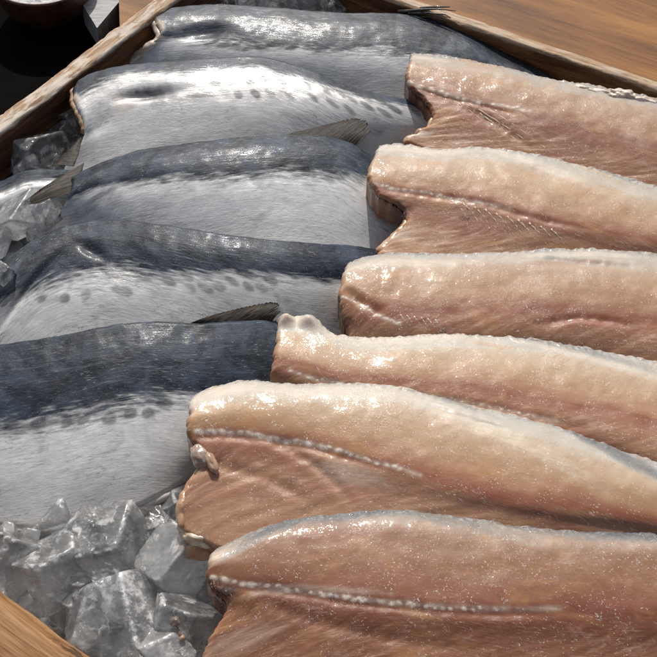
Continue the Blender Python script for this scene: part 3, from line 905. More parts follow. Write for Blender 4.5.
def rib(f, root, pts, r0=0.0009, r1=0.0003, mat=None, name='rib'):
    v, fa = strand(f.line(pts, 16, -r0 * 0.75), r0 * 1.15, r1, 0.0001)
    return link_mesh(name, v, fa, mat or M_RIB, root)


# F1: farthest
f1, r1 = flesh('pinkish flesh-side fillet lying next to the crate rim, farthest of the pale fillets',
    [(0, 0.060, [(400, 51), (440, 54), (500, 65), (560, 79), (600, 85), (657, 97), (740, 120)]),
     (0.12, 0.070, [(400, 58), (440, 62), (500, 72), (560, 87), (600, 94), (657, 107), (740, 130)]),
     (0.30, 0.072, [(400, 72), (440, 75), (500, 86), (560, 101), (600, 109), (657, 124), (740, 146)]),
     (0.5, 0.066, [(400, 84), (440, 93), (480, 102), (520, 112), (580, 127), (657, 148), (740, 170)]),
     (0.7, 0.060, [(400, 98), (440, 112), (480, 122), (520, 131), (580, 145), (657, 166), (740, 188)]),
     (1, 0.046, [(395, 142), (440, 154), (480, 160), (520, 166), (580, 180), (657, 204), (740, 228)])],
    [(0, 411, 51), (0.12, 409, 59), (0.3, 406, 72), (0.45, 409, 83), (0.55, 420, 94), (0.66, 431, 108), (0.76, 431, 120), (0.88, 418, 130), (1, 402, 141)], 740, 11.5,
    red=0.42, blood=[(417, 92, 0.008, 0.0035, 0.95, 20), (425, 101, 0.005, 0.003, 0.7, 50), (522, 113, 0.006, 0.0015, 0.7, 30)],
    pinkish=[(470, 118, 0.03, 0.010, 0.5, 15), (610, 145, 0.06, 0.008, 0.5, 12), (430, 112, 0.008, 0.01, 0.5)],
    cream=[(415, 132, 0.012, 0.008, 0.7), (425, 58, 0.02, 0.005, 0.6)])
f1.groove([(412, 86), (440, 95), (480, 105), (520, 115)], 0.0025, 0.003)
f1.groove([(440, 97), (490, 120), (535, 150)], 0.004, 0.003)
f1.streak('cream', [(410, 82), (440, 92), (470, 100), (500, 105), (530, 111)], 0.0016, 0.7)
f1.bones([(410, 82), (440, 92), (470, 100), (500, 105), (520, 108)], 15, 0.0021, 0.4)
f1.build('flesh', M_FLESH, r1, FN)
rib(f1, r1, [(470, 104), (500, 122), (530, 143), (545, 152)], 0.0010, 0.0006)
rib(f1, r1, [(480, 112), (505, 130), (528, 148)], 0.0009, 0.0005)
rib(f1, r1, [(488, 108), (515, 126), (548, 150)], 0.0007, 0.0004)
rib(f1, r1, [(455, 100), (485, 122), (510, 142)], 0.0007, 0.0004)
v1, q1 = merge([lump(f1.pt(621, 95, -0.001), (0.013, 0.006, 0.0055), 1.0, 4, 0.35, -0.3), lump(f1.pt(640, 99, -0.002), (0.013, 0.004, 0.004), 6.0, 4, 0.3, -0.3),
                lump(f1.pt(600, 91, -0.002), (0.012, 0.004, 0.0036), 8.0, 4, 0.35, -0.3), lump(f1.pt(582, 87, -0.002), (0.008, 0.003, 0.003), 5.0, 4, 0.35, -0.3)])
link_mesh('torn_flesh', v1, q1, M_LIP, r1)
v1, q1 = roll_edge(f1, [(431, 112), (430, 120), (423, 127), (414, 132), (404, 138)], 0.0022, 0.0042)
link_mesh('belly_flap', v1, q1, M_FLAP, r1)

# F2
f2, r2 = flesh('cream flesh-side fillet with a fan of thin white rib bones, second from the crate rim',
    [(0, 0.062, [(365, 144), (400, 142), (440, 147), (480, 145), (520, 150), (560, 158), (600, 168), (657, 185), (740, 212)]),
     (0.12, 0.073, [(365, 152), (400, 151), (440, 155), (480, 154), (520, 159), (560, 168), (600, 178), (657, 195), (740, 221)]),
     (0.30, 0.076, [(365, 167), (400, 169), (440, 172), (480, 173), (520, 180), (560, 190), (600, 199), (657, 214), (740, 238)]),
     (0.5, 0.070, [(365, 182), (400, 189), (440, 193), (480, 200), (520, 211), (560, 221), (600, 229), (657, 240), (740, 260)]),
     (0.7, 0.062, [(365, 198), (400, 207), (440, 216), (480, 224), (520, 234), (560, 240), (600, 247), (657, 256), (740, 274)]),
     (1, 0.048, [(365, 255), (400, 262), (440, 266), (520, 268), (600, 270), (657, 275), (740, 295)])],
    [(0, 379, 143), (0.12, 375, 152), (0.3, 368, 168), (0.45, 369, 180), (0.55, 378, 192), (0.66, 398, 204), (0.75, 406, 216), (0.86, 396, 232), (1, 374, 254)], 740, 13.9,
    red=0.12, blood=[(400, 207, 0.010, 0.007, 0.85, 30), (465, 219, 0.006, 0.004, 0.6)],
    pinkish=[(470, 228, 0.05, 0.010, 0.8, 10), (440, 215, 0.04, 0.010, 0.5, 10), (590, 240, 0.06, 0.006, 0.5, 10)],
    cream=[(420, 150, 0.05, 0.006, 0.8), (540, 165, 0.06, 0.006, 0.7, 14), (398, 235, 0.01, 0.008, 0.6)],
    skin=[(590, 163, 0.05, 0.004, 0.35, 12)])
f2.groove([(380, 188), (420, 194), (470, 201), (540, 219), (600, 231)], 0.003, 0.0025)
f2.streak('cream', [(371, 184), (400, 189), (430, 192), (450, 197), (470, 200), (510, 208)], 0.0016, 0.7)
f2.bones([(371, 184), (400, 189), (430, 192), (450, 197), (470, 200), (500, 206)], 26, 0.0015, 0.5)
f2.build('flesh', M_FLESH, r2, FN)
for k in range(10):
    x0 = 452 + k * 11
    y0 = 200 + k * 3.2
    rib(f2, r2, [(x0, y0), (x0 + 10, y0 + 10), (x0 + 17, y0 + 21), (x0 + 27, y0 + 29)], 0.0010, 0.0004)
v1, q1 = roll_edge(f2, [(405, 214), (403, 223), (396, 232), (387, 241), (378, 250)], 0.0025, 0.0055)
link_mesh('belly_flap', v1, q1, M_FLAP, r2)

# F3
f3, r3 = flesh('pale tan flesh-side fillet with a thin shiny membrane folded over its blunt end',
    [(0, 0.060, [(335, 263), (370, 253), (440, 252), (500, 251), (560, 247), (600, 247), (657, 252), (740, 262)]),
     (0.12, 0.072, [(335, 270), (370, 263), (440, 261), (500, 260), (560, 258), (600, 259), (657, 264), (740, 274)]),
     (0.32, 0.075, [(335, 284), (370, 282), (440, 280), (500, 280), (560, 280), (600, 283), (657, 290), (740, 300)]),
     (0.55, 0.068, [(335, 298), (370, 306), (400, 313), (440, 316), (500, 317), (560, 318), (600, 321), (657, 329), (740, 340)]),
     (1, 0.050, [(335, 338), (370, 350), (440, 354), (500, 356), (560, 360), (600, 366), (657, 378), (740, 396)])],
    [(0, 347, 262), (0.15, 343, 271), (0.35, 339, 287), (0.55, 339, 300), (0.8, 343, 320), (1, 348, 338)], 740, 16.3,
    red=0.26, blood=[(346, 322, 0.008, 0.004, 0.9)],
    pinkish=[(400, 316, 0.05, 0.006, 0.6, 8), (600, 322, 0.05, 0.005, 0.7, 3), (570, 262, 0.04, 0.004, 0.45)],
    cream=[(400, 262, 0.06, 0.006, 0.6), (580, 254, 0.05, 0.004, 0.6)], skin=[(520, 250, 0.03, 0.003, 0.5)])
f3.groove([(540, 258), (580, 262), (640, 268)], 0.004, 0.003)
f3.groove([(535, 324), (580, 318), (640, 326)], 0.003, 0.0025)
f3.groove([(345, 288), (360, 300), (385, 316)], 0.004, 0.004)
f3.streak('cream', [(342, 296), (358, 302), (372, 310), (385, 318), (400, 324)], 0.0016, 0.7)
f3.bones([(342, 296), (358, 302), (372, 310), (385, 318), (400, 324)], 16, 0.0014, 0.3)
f3.build('flesh', M_FLESH, r3, FN)
for k in range(6):
    rib(f3, r3, [(400 + 7 * k, 314 + 1.0 * k), (405 + 7 * k, 321 + 1.0 * k), (414 + 7 * k, 329 + 1.0 * k)], 0.0006, 0.0003, M_LIP)

# F4
f4, r4 = flesh('smooth cream flesh-side fillet with two fatty bumps on its square-cut end',
    [(0, 0.060, [(268, 317), (290, 315), (318, 318), (330, 330), (345, 334), (390, 335), (440, 332), (480, 333), (540, 338), (600, 348), (657, 360), (740, 377)]),
     (0.12, 0.073, [(268, 326), (318, 332), (345, 343), (390, 345), (440, 342), (480, 344), (540, 349), (600, 359), (657, 371), (740, 388)]),
     (0.34, 0.077, [(268, 346), (318, 354), (345, 360), (390, 363), (440, 363), (480, 366), (540, 373), (600, 383), (657, 396), (740, 412)]),
     (0.62, 0.070, [(268, 366), (300, 374), (345, 384), (390, 391), (440, 397), (520, 411), (600, 429), (657, 444), (740, 461)]),
     (1, 0.052, [(268, 386), (300, 404), (345, 412), (390, 418), (440, 428), (520, 446), (600, 466), (657, 484), (740, 500)])],
    [(0, 279, 317), (0.15, 277, 328), (0.4, 274, 350), (0.65, 271, 368), (1, 269, 387)], 740, 19.1,
    red=-0.05, pinkish=[(290, 372, 0.02, 0.005, 0.7, 10), (345, 383, 0.04, 0.003, 0.35, 10), (560, 425, 0.07, 0.005, 0.6, 12)],
    cream=[(295, 322, 0.02, 0.008, 0.9), (400, 340, 0.08, 0.006, 0.75), (560, 348, 0.08, 0.006, 0.6, 10)],
    skin=[(560, 344, 0.07, 0.006, 0.55, 8), (470, 333, 0.03, 0.0025, 0.4)])
f4.groove([(300, 376), (345, 386), (390, 394), (450, 401), (520, 413), (600, 432)], 0.003, 0.0022)
f4.dent(286, 321, 0.0055, 0.0060, -0.0075)
f4.dent(309, 322, 0.0065, 0.0060, -0.0062)
f4.streak('cream', [(290, 371), (310, 377), (330, 381), (345, 383), (390, 390), (440, 397), (490, 406), (560, 421)], 0.0016, 0.7)
f4.bones([(290, 371), (310, 377), (330, 381), (345, 383), (390, 390), (440, 397), (490, 406), (540, 416)], 34, 0.0012, 0.2)
f4.build('flesh', M_FLESH, r4, FN)
v1, q1 = strand([f4.pt(383, 384, 0.0), f4.pt(383, 384, 0.003), f4.pt(383, 383, 0.006)], 0.0006, 0.0003, 0.0)
link_mesh('pin_bone', v1, q1, M_BONE, r4)

# F5: the big pale one
f5, r5 = flesh('largest pale flesh-side fillet with bead-like bone row and loose brown belly flap',
    [(0, 0.066, [(180, 396), (210, 384), (230, 380), (300, 382), (400, 385), (440, 395), (500, 410), (560, 425), (600, 440), (657, 460), (740, 486)]),
     (0.10, 0.080, [(180, 402), (210, 392), (230, 389), (300, 391), (400, 395), (440, 405), (500, 420), (560, 435), (600, 450), (657, 470), (740, 496)]),
     (0.28, 0.085, [(180, 415), (230, 408), (300, 411), (400, 420), (440, 430), (500, 446), (560, 460), (600, 472), (657, 490), (740, 516)]),
     (0.5, 0.076, [(180, 431), (230, 432), (270, 436), (300, 440), (350, 454), (400, 468), (460, 484), (520, 497), (600, 510), (657, 520), (740, 540)]),
     (0.72, 0.066, [(180, 466), (230, 470), (300, 480), (350, 490), (400, 500), (460, 510), (520, 520), (600, 530), (657, 538), (740, 556)]),
     (1, 0.048, [(175, 532), (230, 552), (300, 560), (400, 566), (520, 570), (600, 574), (657, 580), (740, 596)])],
    [(0, 193, 393), (0.1, 188, 402), (0.25, 189, 414), (0.42, 186, 428), (0.52, 190, 438), (0.6, 199, 450), (0.68, 202, 461), (0.78, 188, 482), (0.88, 180, 505), (0.95, 180, 520), (1, 183, 532)], 740, 23.7,
    red=-0.02, blood=[(196, 440, 0.006, 0.003, 0.4)],
    pinkish=[(250, 450, 0.045, 0.012, 0.55, 15), (215, 440, 0.02, 0.006, 0.5), (230, 490, 0.04, 0.015, 0.35), (480, 490, 0.09, 0.010, 0.6, 10), (330, 490, 0.05, 0.012, 0.4), (620, 518, 0.05, 0.006, 0.6, 8)],
    cream=[(350, 472, 0.030, 0.010, 0.45, 14), (225, 390, 0.03, 0.008, 0.9), (330, 392, 0.09, 0.009, 0.7), (480, 425, 0.08, 0.008, 0.6, 15)],
    skin=[(620, 455, 0.07, 0.008, 0.8, 16), (440, 396, 0.04, 0.003, 0.35, 12), (300, 382, 0.08, 0.002, 0.2)])
f5.groove([(190, 436), (230, 436), (300, 445), (350, 458), (400, 472)], 0.003, 0.003)
f5.groove([(270, 440), (300, 455), (330, 478), (350, 500)], 0.0035, 0.0025)
f5.groove([(205, 463), (240, 470), (275, 482), (320, 508)], 0.004, 0.0025)
f5.groove([(430, 405), (470, 418), (510, 430)], 0.002, 0.0015)
f5.streak('cream', [(196, 431), (230, 432), (250, 433), (270, 437), (300, 441), (330, 448), (355, 455), (380, 463), (420, 475)], 0.0016, 0.7)
f5.bones([(196, 431), (230, 432), (250, 433), (270, 437), (300, 441), (330, 448), (355, 455), (380, 463), (410, 472)], 34, 0.0022, 0.45)
f5.build('flesh', M_FLESH, r5, FN)
v1, q1 = roll_edge(f5, [(201, 463), (193, 474), (185, 488), (182, 502), (181, 516), (184, 528)], 0.0022, 0.0042, 50)
link_mesh('belly_flap', v1, q1, M_FLAP, r5)
v1, q1 = merge([lump(f5.pt(199, 452, 0.000), (0.0065, 0.010, 0.006), 1.5, 4, 0.2, 0.2)])
link_mesh('gut_scrap', v1, q1, M_SCRAP, r5)
v1, q1 = lump(f5.pt(210, 460, 0.0), (0.0040, 0.0105, 0.0040), 7.1, 4, 0.22, 0.45)
link_mesh('gut_scrap', v1, q1, M_PINK, r5)
cb = at(198, 538, 0.050)
v1, q1 = merge([lump(cb, (0.0135, 0.006, 0.006), 5.2, 4, 0.22, -0.45), lump(cb + [-0.009, 0.006, 0.001], (0.006, 0.003, 0.003), 9.9, 3, 0.3, -0.7)])
link_mesh('collar_bone', v1, q1, M_COLLAR, r5)
v1, q1 = merge([lump(at(198, 549, 0.042), (0.013, 0.008, 0.007), 3.2, 4, 0.2, -0.2)])
link_mesh('belly_flap', v1, q1, M_FLAP, r5)

# F6: nearest
f6, r6 = flesh('reddish brown flesh-side fillet nearest the viewer, dark blood spot at its end',
    [(0, 0.066, [(205, 552), (250, 531), (290, 518), (340, 512), (400, 508), (440, 512), (480, 518), (560, 528), (657, 532), (740, 540)]),
     (0.10, 0.079, [(205, 556), (250, 539), (290, 527), (340, 521), (400, 518), (440, 522), (480, 527), (560, 537), (657, 542), (740, 550)]),
     (0.28, 0.082, [(205, 565), (250, 556), (290, 548), (340, 545), (400, 545), (440, 550), (480, 553), (560, 560), (657, 566), (740, 574)]),
     (0.5, 0.074, [(205, 579), (250, 582), (300, 588), (350, 598), (400, 603), (500, 609), (580, 609), (657, 612), (740, 620)]),
     (0.75, 0.062, [(205, 625), (250, 630), (300, 636), (350, 643), (400, 646), (500, 650), (657, 654), (740, 660)]),
     (1, 0.046, [(190, 690), (250, 700), (300, 706), (400, 716), (500, 720), (657, 724), (740, 730)])],
    [(0, 212, 549), (0.1, 209, 556), (0.28, 207, 566), (0.45, 206, 576), (0.54, 214, 590), (0.62, 225, 599), (0.69, 226, 608), (0.78, 214, 628), (0.9, 202, 655), (1, 192, 690)], 740, 29.9,
    red=0.72, blood=[(226, 592, 0.011, 0.0045, 0.97, 10), (216, 583, 0.006, 0.003, 0.6)],
    pinkish=[(330, 535, 0.05, 0.012, 0.35), (480, 600, 0.1, 0.01, 0.5, 4), (600, 605, 0.05, 0.006, 0.6)],
    cream=[(225, 553, 0.02, 0.006, 0.7), (300, 588, 0.06, 0.003, 0.4, 10), (240, 640, 0.02, 0.01, 0.3)],
    skin=[(290, 521, 0.045, 0.008, 0.95, -14), (350, 514, 0.05, 0.008, 0.8, -2), (430, 515, 0.06, 0.008, 0.55, 8), (540, 529, 0.06, 0.007, 0.5, 6), (645, 535, 0.05, 0.008, 0.95)])
f6.groove([(210, 582), (250, 588), (300, 593), (350, 602), (400, 607), (500, 613), (600, 612)], 0.0032, 0.003)
f6.groove([(260, 600), (320, 622), (400, 640), (480, 652)], 0.004, 0.002)
f6.streak('cream', [(212, 577), (230, 581), (250, 584), (270, 586), (300, 590), (330, 594), (360, 599), (400, 603), (480, 608), (560, 608)], 0.0016, 0.7)
f6.bones([(212, 577), (230, 581), (250, 584), (270, 586), (300, 590), (330, 594), (360, 599), (400, 603), (450, 607), (500, 609)], 44, 0.0019, 0.45)
f6.build('flesh', M_FLESH, r6, FN)

# ------------------------------------------------------------------ ice
ICE_GROUP = 'ice chunks in the crate'


def ice_chunk(px, py, rpx, z, label, seed, mat=M_ICE, asp=(1, 0.85, 0.8), planes=10, group=ICE_GROUP):
    c = at(px, py, z)
    rad = 1.2 * np.linalg.norm(at(px + rpx, py, z) - c)
    rs = np.random.default_rng(int(seed * 97))
    v, f = ICO[5 if rpx > 14 else 4]
    ax = np.linalg.qr(rs.normal(size=(3, 3)))[0]
    n = np.concatenate([ax + 0.16 * rs.normal(size=(3, 3)), -ax + 0.16 * rs.normal(size=(3, 3)), rs.normal(size=(planes - 4, 3))])
    n /= np.linalg.norm(n, axis=1)[:, None]
    d = np.concatenate([rs.uniform(0.66, 0.92, 6), rs.uniform(0.85, 1.12, planes - 4)])
    dots = np.maximum(v @ n.T, 0.02)
    r = d[None] / dots
    r = np.minimum(r, 1.6)
    rs2 = np.sort(r, axis=1)
    edge = np.exp(-((rs2[:, 1] - rs2[:, 0]) / 0.045) ** 2)
    k = 60.0
    rr = -np.log(np.exp(-k * r).sum(1)) / k
    rr = np.clip(rr, 0.3, 1.45)
    rr = rr + 0.045 * fbm(v * 1.5 + seed, 3) + 0.012 * fbm(v * 5 + seed, 4) + 0.03 * np.maximum(fbm(v * 3.3 + seed + 5, 3) - 0.12, 0)
    p = v * rr[:, None] * rad * np.asarray(asp)
    a = rs.uniform(0, 6.28)
    ca, sa = math.cos(a), math.sin(a)
    p = np.stack([p[:, 0] * ca - p[:, 1] * sa, p[:, 0] * sa + p[:, 1] * ca, p[:, 2]], -1)
    o = link_mesh('ice_chunk', p + c, f, mat, None, attrs={'edge': edge})
    tag(o, label, 'ice', group)
    return o


for a in [
    (12, 562, 42, 0.020, 'big clear ice chunk between the wood rim and the white fish belly', 1.1),
    (55, 574, 34, 0.024, 'cracked clear ice chunk leaning on the wooden rim', 2.2),
    (102, 552, 44, 0.022, 'large glittering ice chunk just below the white fish belly', 3.3),
    (58, 536, 30, 0.008, 'darker ice chunk tucked in the shade under the fish belly', 4.4),
    (172, 565, 34, 0.026, 'smooth milky white ice chunk beside the loose bone scrap', 5.5, M_ICEW),
    (118, 628, 46, 0.020, 'big rough ice chunk at the bottom between rim and brown fillet', 6.6),
    (150, 524, 26, 0.010, 'clear ice chunk under the end of the fish belly', 7.7),
    (184, 508, 24, 0.012, 'clear ice chunk beside the brown belly flap', 8.8),
    (190, 632, 44, 0.012, 'broad grey ice chunk below the brown fillet end', 9.9),
    (76, 612, 26, 0.010, 'small dim ice chunk along the worn wooden rim', 10.1),
    (140, 600, 20, 0.016, 'thin icy sliver between two big chunks', 11.2, M_ICEW),
    (160, 655, 30, 0.022, 'frosty ice chunk cut off by the bottom of the view', 12.3, M_ICEW),
    (38, 152, 27, 0.016, 'flat-sided clear ice chunk against the dark inner face of the crate', 13.4),
    (75, 124, 18, 0.010, 'dark ice chunk in the corner behind the spotted fish', 14.5),
    (14, 160, 18, 0.008, 'clear ice chunk low against the inner face of the crate', 15.6),
    (22, 218, 20, 0.036, 'cloudy ice chunk lying under the frayed side fin', 16.7, M_ICEW),
    (44, 214, 17, 0.038, 'clear ice chunk between the frayed fin and the slate-backed fish', 17.8),
    (0, 272, 12, 0.058, 'small clear ice cube resting on the slate-backed fish', 18.9),
    (-4, 240, 16, 0.034, 'clear ice chunk cut off by the frame above the slate-backed fish', 19.2),
    (308, 2, 24, 0.034, 'greyish ice chunk between the farthest fish and the far rim', 20.3),
    (262, -2, 18, 0.030, 'small ice chunk behind the back of the farthest fish', 21.4),
    (225, -10, 20, 0.026, 'ice chunk near the far corner of the crate', 22.5),
]:
    ice_chunk(*a)

chip_rng = random.Random(5)
for px, py in [(30, 535), (78, 585), (132, 575), (86, 640), (140, 590), (205, 600), (128, 520), (30, 600), (212, 520), (150, 640), (90, 600), (170, 605), (10, 530),
               (60, 132), (28, 170), (52, 160), (12, 140), (88, 112), (8, 225), (34, 232), (285, 4), (335, 6), (245, 0), (205, -6)]:
    low = 0.03 if py < 12 or 220 < py < 240 else (0.020 if py > 300 else 0.014)
    ice_chunk(px, py, chip_rng.uniform(6, 12), low + chip_rng.uniform(-0.003, 0.006), 'small ice chip lodged between the larger ice chunks', px * 0.31 + py * 0.17, chip_rng.choice([M_ICE, M_ICE, M_ICEW]), (1, 0.8, 0.7), 8,
              'small ice chips between the chunks')

# ------------------------------------------------------------------ crate
RIM, FLOORZ = 0.052, -0.045


def line_hit(a, b, c, d):
    (x1, y1), (x2, y2), (x3, y3), (x4, y4) = a[:2], b[:2], c[:2], d[:2]
    den = (x1 - x2) * (y3 - y4) - (y1 - y2) * (x3 - x4)
    A = x1 * y2 - y1 * x2
    B = x3 * y4 - y3 * x4
    return np.array([(A * (x3 - x4) - (x1 - x2) * B) / den, (A * (y3 - y4) - (y1 - y2) * B) / den])


Li = (at(0, 134, RIM), at(150, 20, RIM))
Ti = (at(447, 19, RIM), at(657, 90, RIM))
Bi = (at(0, 586, RIM), at(97, 657, RIM))
c_far = line_hit(*Li, *Ti)
c_left = line_hit(*Li, *Bi)
e_r = (Ti[1] - Ti[0])[:2]
e_r /= np.linalg.norm(e_r)
e_l = (Li[1] - Li[0])[:2]
e_l /= np.linalg.norm(e_l)
c_right = c_far + e_r * 0.80
c_near = line_hit((*c_right, 0), (*(c_right - e_l), 0), *Bi)

crate = empty('wooden_crate', (*((c_far + c_near) / 2), FLOORZ))
tag(crate, 'worn wooden crate holding the ice and all the fish', 'crate')


def board(p, q, th, mat, ext0, ext1, name='side_board', zt=RIM, zb=FLOORZ + 0.001, rnd=0.004, side=1, chip=0.0012, seed=0.0):
    """A plank standing on edge; p-q is its inner edge, th its thickness to the outside."""
    p, q = np.asarray(p[:2]), np.asarray(q[:2])
    e = (q - p) / np.linalg.norm(q - p)
    n = np.array([-e[1], e[0]]) * side
    p, q = p - e * ext0, q + e * ext1
    L = np.linalg.norm(q - p)
    h = zt - zb
    # rounded-rectangle profile (a: outward, b: up)
    prof = []
    for (ca, cbb, a0) in ((rnd, h - rnd, 180), (th - rnd, h - rnd, 90), (th - rnd, rnd, 0), (rnd, rnd, -90)):
        for k in range(7):
            ang = R(a0 - 90 * k / 6)
            prof.append((ca + rnd * math.cos(ang), cbb + rnd * math.sin(ang)))
    pr = []
    for i in range(len(prof)):
        a, b = np.array(prof[i]), np.array(prof[(i + 1) % len(prof)])
        m = max(1, int(np.linalg.norm(b - a) / 0.003))
        for k in range(m):
            pr.append(a + (b - a) * k / m)
    pr = np.array(pr)
    nl = int(L / 0.0025)
    s = np.linspace(0, L, nl)
    P = np.zeros((nl, len(pr), 3))
    P[..., :2] = p + e * s[:, None, None] + n * pr[None, :, 0:1]
    P[..., 2] = zb + pr[None, :, 1]
    loc = np.stack(np.broadcast_arrays(s[:, None], pr[None, :, 0], pr[None, :, 1]), -1)
    nz = fbm(np.stack([loc[..., 0] * 22, loc[..., 1] * 90, loc[..., 2] * 90 + seed], -1), 4)
    big = fbm(np.stack([loc[..., 0] * 60, loc[..., 1] * 110 + 4, loc[..., 2] * 60 + seed], -1), 3)
    amp = chip * (nz * 1.0 - 2.4 * np.maximum(big - 0.18, 0))
    cen = np.array([th / 2, h / 2])
    dirp = pr - cen
    edge = np.abs(dirp) / cen
    w = 0.4 + 1.2 * sstep(1.5, 1.95, edge.sum(1))
    dirp = dirp / np.linalg.norm(dirp, axis=1)[:, None]
    P[..., :2] += n * (amp * w[None] * dirp[None, :, 0])[..., None]
    P[..., 2] += amp * w[None] * dirp[None, :, 1]
    V = P.reshape(-1, 3)
    m = len(pr)
    F = [tuple(x) for x in gridq(nl, m, wrapv=True, flip=side > 0)]
    F.append(tuple(range(m)))
    F.append(tuple(range((nl - 1) * m, nl * m)))
    fc = loc.reshape(-1, 3) + np.array([seed, seed * 0.3, 0])
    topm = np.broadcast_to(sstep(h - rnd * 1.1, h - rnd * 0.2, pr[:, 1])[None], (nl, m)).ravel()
    return link_mesh(name, V, F, mat, crate, attrs={'fc': fc, 'top': topm})


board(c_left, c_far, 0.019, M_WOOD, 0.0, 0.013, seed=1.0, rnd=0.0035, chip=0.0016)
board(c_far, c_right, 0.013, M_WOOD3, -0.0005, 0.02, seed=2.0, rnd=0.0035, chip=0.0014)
board(c_left, c_near, 0.055, M_WOOD2, 0.017, 0.02, seed=3.0, rnd=0.015, side=-1, zt=RIM + 0.004, chip=0.0032)
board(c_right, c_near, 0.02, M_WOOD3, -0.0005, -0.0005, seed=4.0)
# bottom planks
ins = 0.001
pts = [c_far, c_right, c_near, c_left]
cc = sum(pts) / 4
poly = [cc + (p_ - cc) * 0.995 for p_ in pts]
v8 = [(*p_, FLOORZ + 0.003) for p_ in poly] + [(*p_, FLOORZ + 0.013) for p_ in poly]
f8 = [(3, 2, 1, 0), (4, 5, 6, 7), (0, 1, 5, 4), (1, 2, 6, 5), (2, 3, 7, 6), (3, 0, 4, 7)]
link_mesh('bottom_board', v8, f8, M_WOOD3, crate, smooth=False, attrs={'fc': np.array(v8), 'top': np.zeros(8)})

# crushed ice filling the crate
NB = 260
a_ = np.linspace(0.004, 0.996, NB)
G = (c_left[None, None] * (1 - a_[:, None, None]) + c_far[None, None] * a_[:, None, None]) * (1 - a_[None, :, None]) + \
    (c_near[None, None] * (1 - a_[:, None, None]) + c_right[None, None] * a_[:, None, None]) * a_[None, :, None]
cells = RNG.uniform(G.reshape(-1, 2).min(0), G.reshape(-1, 2).max(0), size=(2600, 2))
cz = RNG.uniform(-0.006, 0.006, 2600)
sl = RNG.normal(size=(2600, 2)) * 0.45
Gf = G.reshape(-1, 2)
zz = np.full(len(Gf), -9.0)
for k in range(0, len(Gf), 8000):
    blk = Gf[k:k + 8000]
    d2 = ((blk[:, None] - cells[None]) ** 2).sum(2)
    i1 = np.argpartition(d2, 2, axis=1)[:, :2]
    dd = np.take_along_axis(d2, i1, 1)
    o_ = np.argsort(dd, 1)
    i1 = np.take_along_axis(i1, o_, 1)
    dd = np.sqrt(np.take_along_axis(dd, o_, 1))
    j = i1[:, 0]
    gap_ = np.clip((dd[:, 1] - dd[:, 0]) / 0.004, 0, 1)
    zz[k:k + 8000] = cz[j] + ((blk - cells[j]) * sl[j]).sum(1) - 0.007 * (1 - gap_) ** 2
zz += 0.002 * fbm(np.stack([Gf[:, 0] * 60, Gf[:, 1] * 60, Gf[:, 0] * 0], -1), 4)
top_v = np.concatenate([Gf, (zz - 0.008)[:, None]], 1)
bot_v = np.concatenate([Gf, np.full((len(Gf), 1), FLOORZ + 0.016)], 1)
Nn = NB * NB
ia = np.arange(Nn).reshape(NB, NB)
FF = [gridq(NB, NB, 0, True), gridq(NB, NB, Nn)]
for idx in (ia[0], ia[-1], ia[:, 0], ia[:, -1]):
    FF.append(np.stack([idx[:-1], idx[1:], idx[1:] + Nn, idx[:-1] + Nn], -1))


def mat_bed():
    t = NT('crushed_ice')
    o = t.obj()
    n1 = t.noise(o, 70, 5, 0.6, 0.6)
    nb = t.bump(t.noise(o, 240, 4, 0.6), 0.7, 0.002)
    c = t.mix(t.rng(n1, 0.3, 0.7), (0.58, 0.59, 0.60), (0.86, 0.87, 0.88))
    return t.done(t.principled(Base_Color=c, Roughness=0.2, Subsurface_Weight=0.5, Subsurface_Radius=(0.01, 0.011, 0.012), Subsurface_Scale=1.0,
                               Normal=nb, Coat_Weight=0.8, Coat_Roughness=0.05, IOR=1.31))


bed = link_mesh('crushed_ice', np.concatenate([top_v, bot_v]), np.concatenate(FF), mat_bed(), None)
tag(bed, 'bed of crushed grey ice filling the crate under the fish', 'ice')
bed['kind'] = 'stuff'

# a scrap on the ice
v1, q1 = merge([lump(at(175, 622, 0.038), (0.0032, 0.0035, 0.002), 1.0), strand([at(175, 624, 0.037), at(178, 630, 0.036), at(181, 636, 0.036)], 0.0008, 0.0012), lump(at(182, 638, 0.0355), (0.002, 0.002, 0.0015), 4.0)])
sc_o = link_mesh('fish_scrap', v1, q1, M_PINK, None)
tag(sc_o, 'tiny pink scrap of fish lying on the broad grey ice chunk', 'fish scrap')

# ------------------------------------------------------------------ table, dark ground, bowl, board
def slab(name, poly, z0, z1, mat, ang):
    v = [(*p_, z0) for p_ in poly] + [(*p_, z1) for p_ in poly]
    n = len(poly)
    f = [tuple(reversed(range(n))), tuple(range(n, 2 * n))] + [(i, (i + 1) % n, (i + 1) % n + n, i + n) for i in range(n)]
    ca, sa = math.cos(ang), math.sin(ang)
    fc = [(x * ca + y * sa, -x * sa + y * ca, z) for x, y, z in v]
    return link_mesh(name, v, f, mat, None, smooth=False, attrs={'fc': np.array(fc), 'top': np.zeros(len(v))})


tz = FLOORZ
pe = at(119, 4, tz)[:2]
ed = np.array([math.cos(R(97)), math.sin(R(97))])
nrm = np.array([ed[1], -ed[0]])
tpoly = [pe - ed * 1.2, pe - ed * 1.2 + nrm * 3.0, pe + ed * 2.5 + nrm * 3.0, pe + ed * 2.5]
tb = slab('table_top', tpoly, tz - 0.03, tz - 0.0005, M_TABLE, R(-30))
tb['kind'] = 'structure'
tag(tb, 'brown wooden table top that the crate stands on', 'table')


def mat_dark():
    t = NT('dark_ground')
    o = t.obj()
    c = t.mix(t.rng(t.noise(o, 9, 5, 0.6), 0.35, 0.7), (0.0025, 0.0023, 0.0022), (0.006, 0.0053, 0.005))
    return t.done(t.principled(Base_Color=c, Roughness=0.9, Specular_IOR_Level=0.03, Normal=t.bump(t.noise(o, 120, 4, 0.6), 0.3, 0.002)))


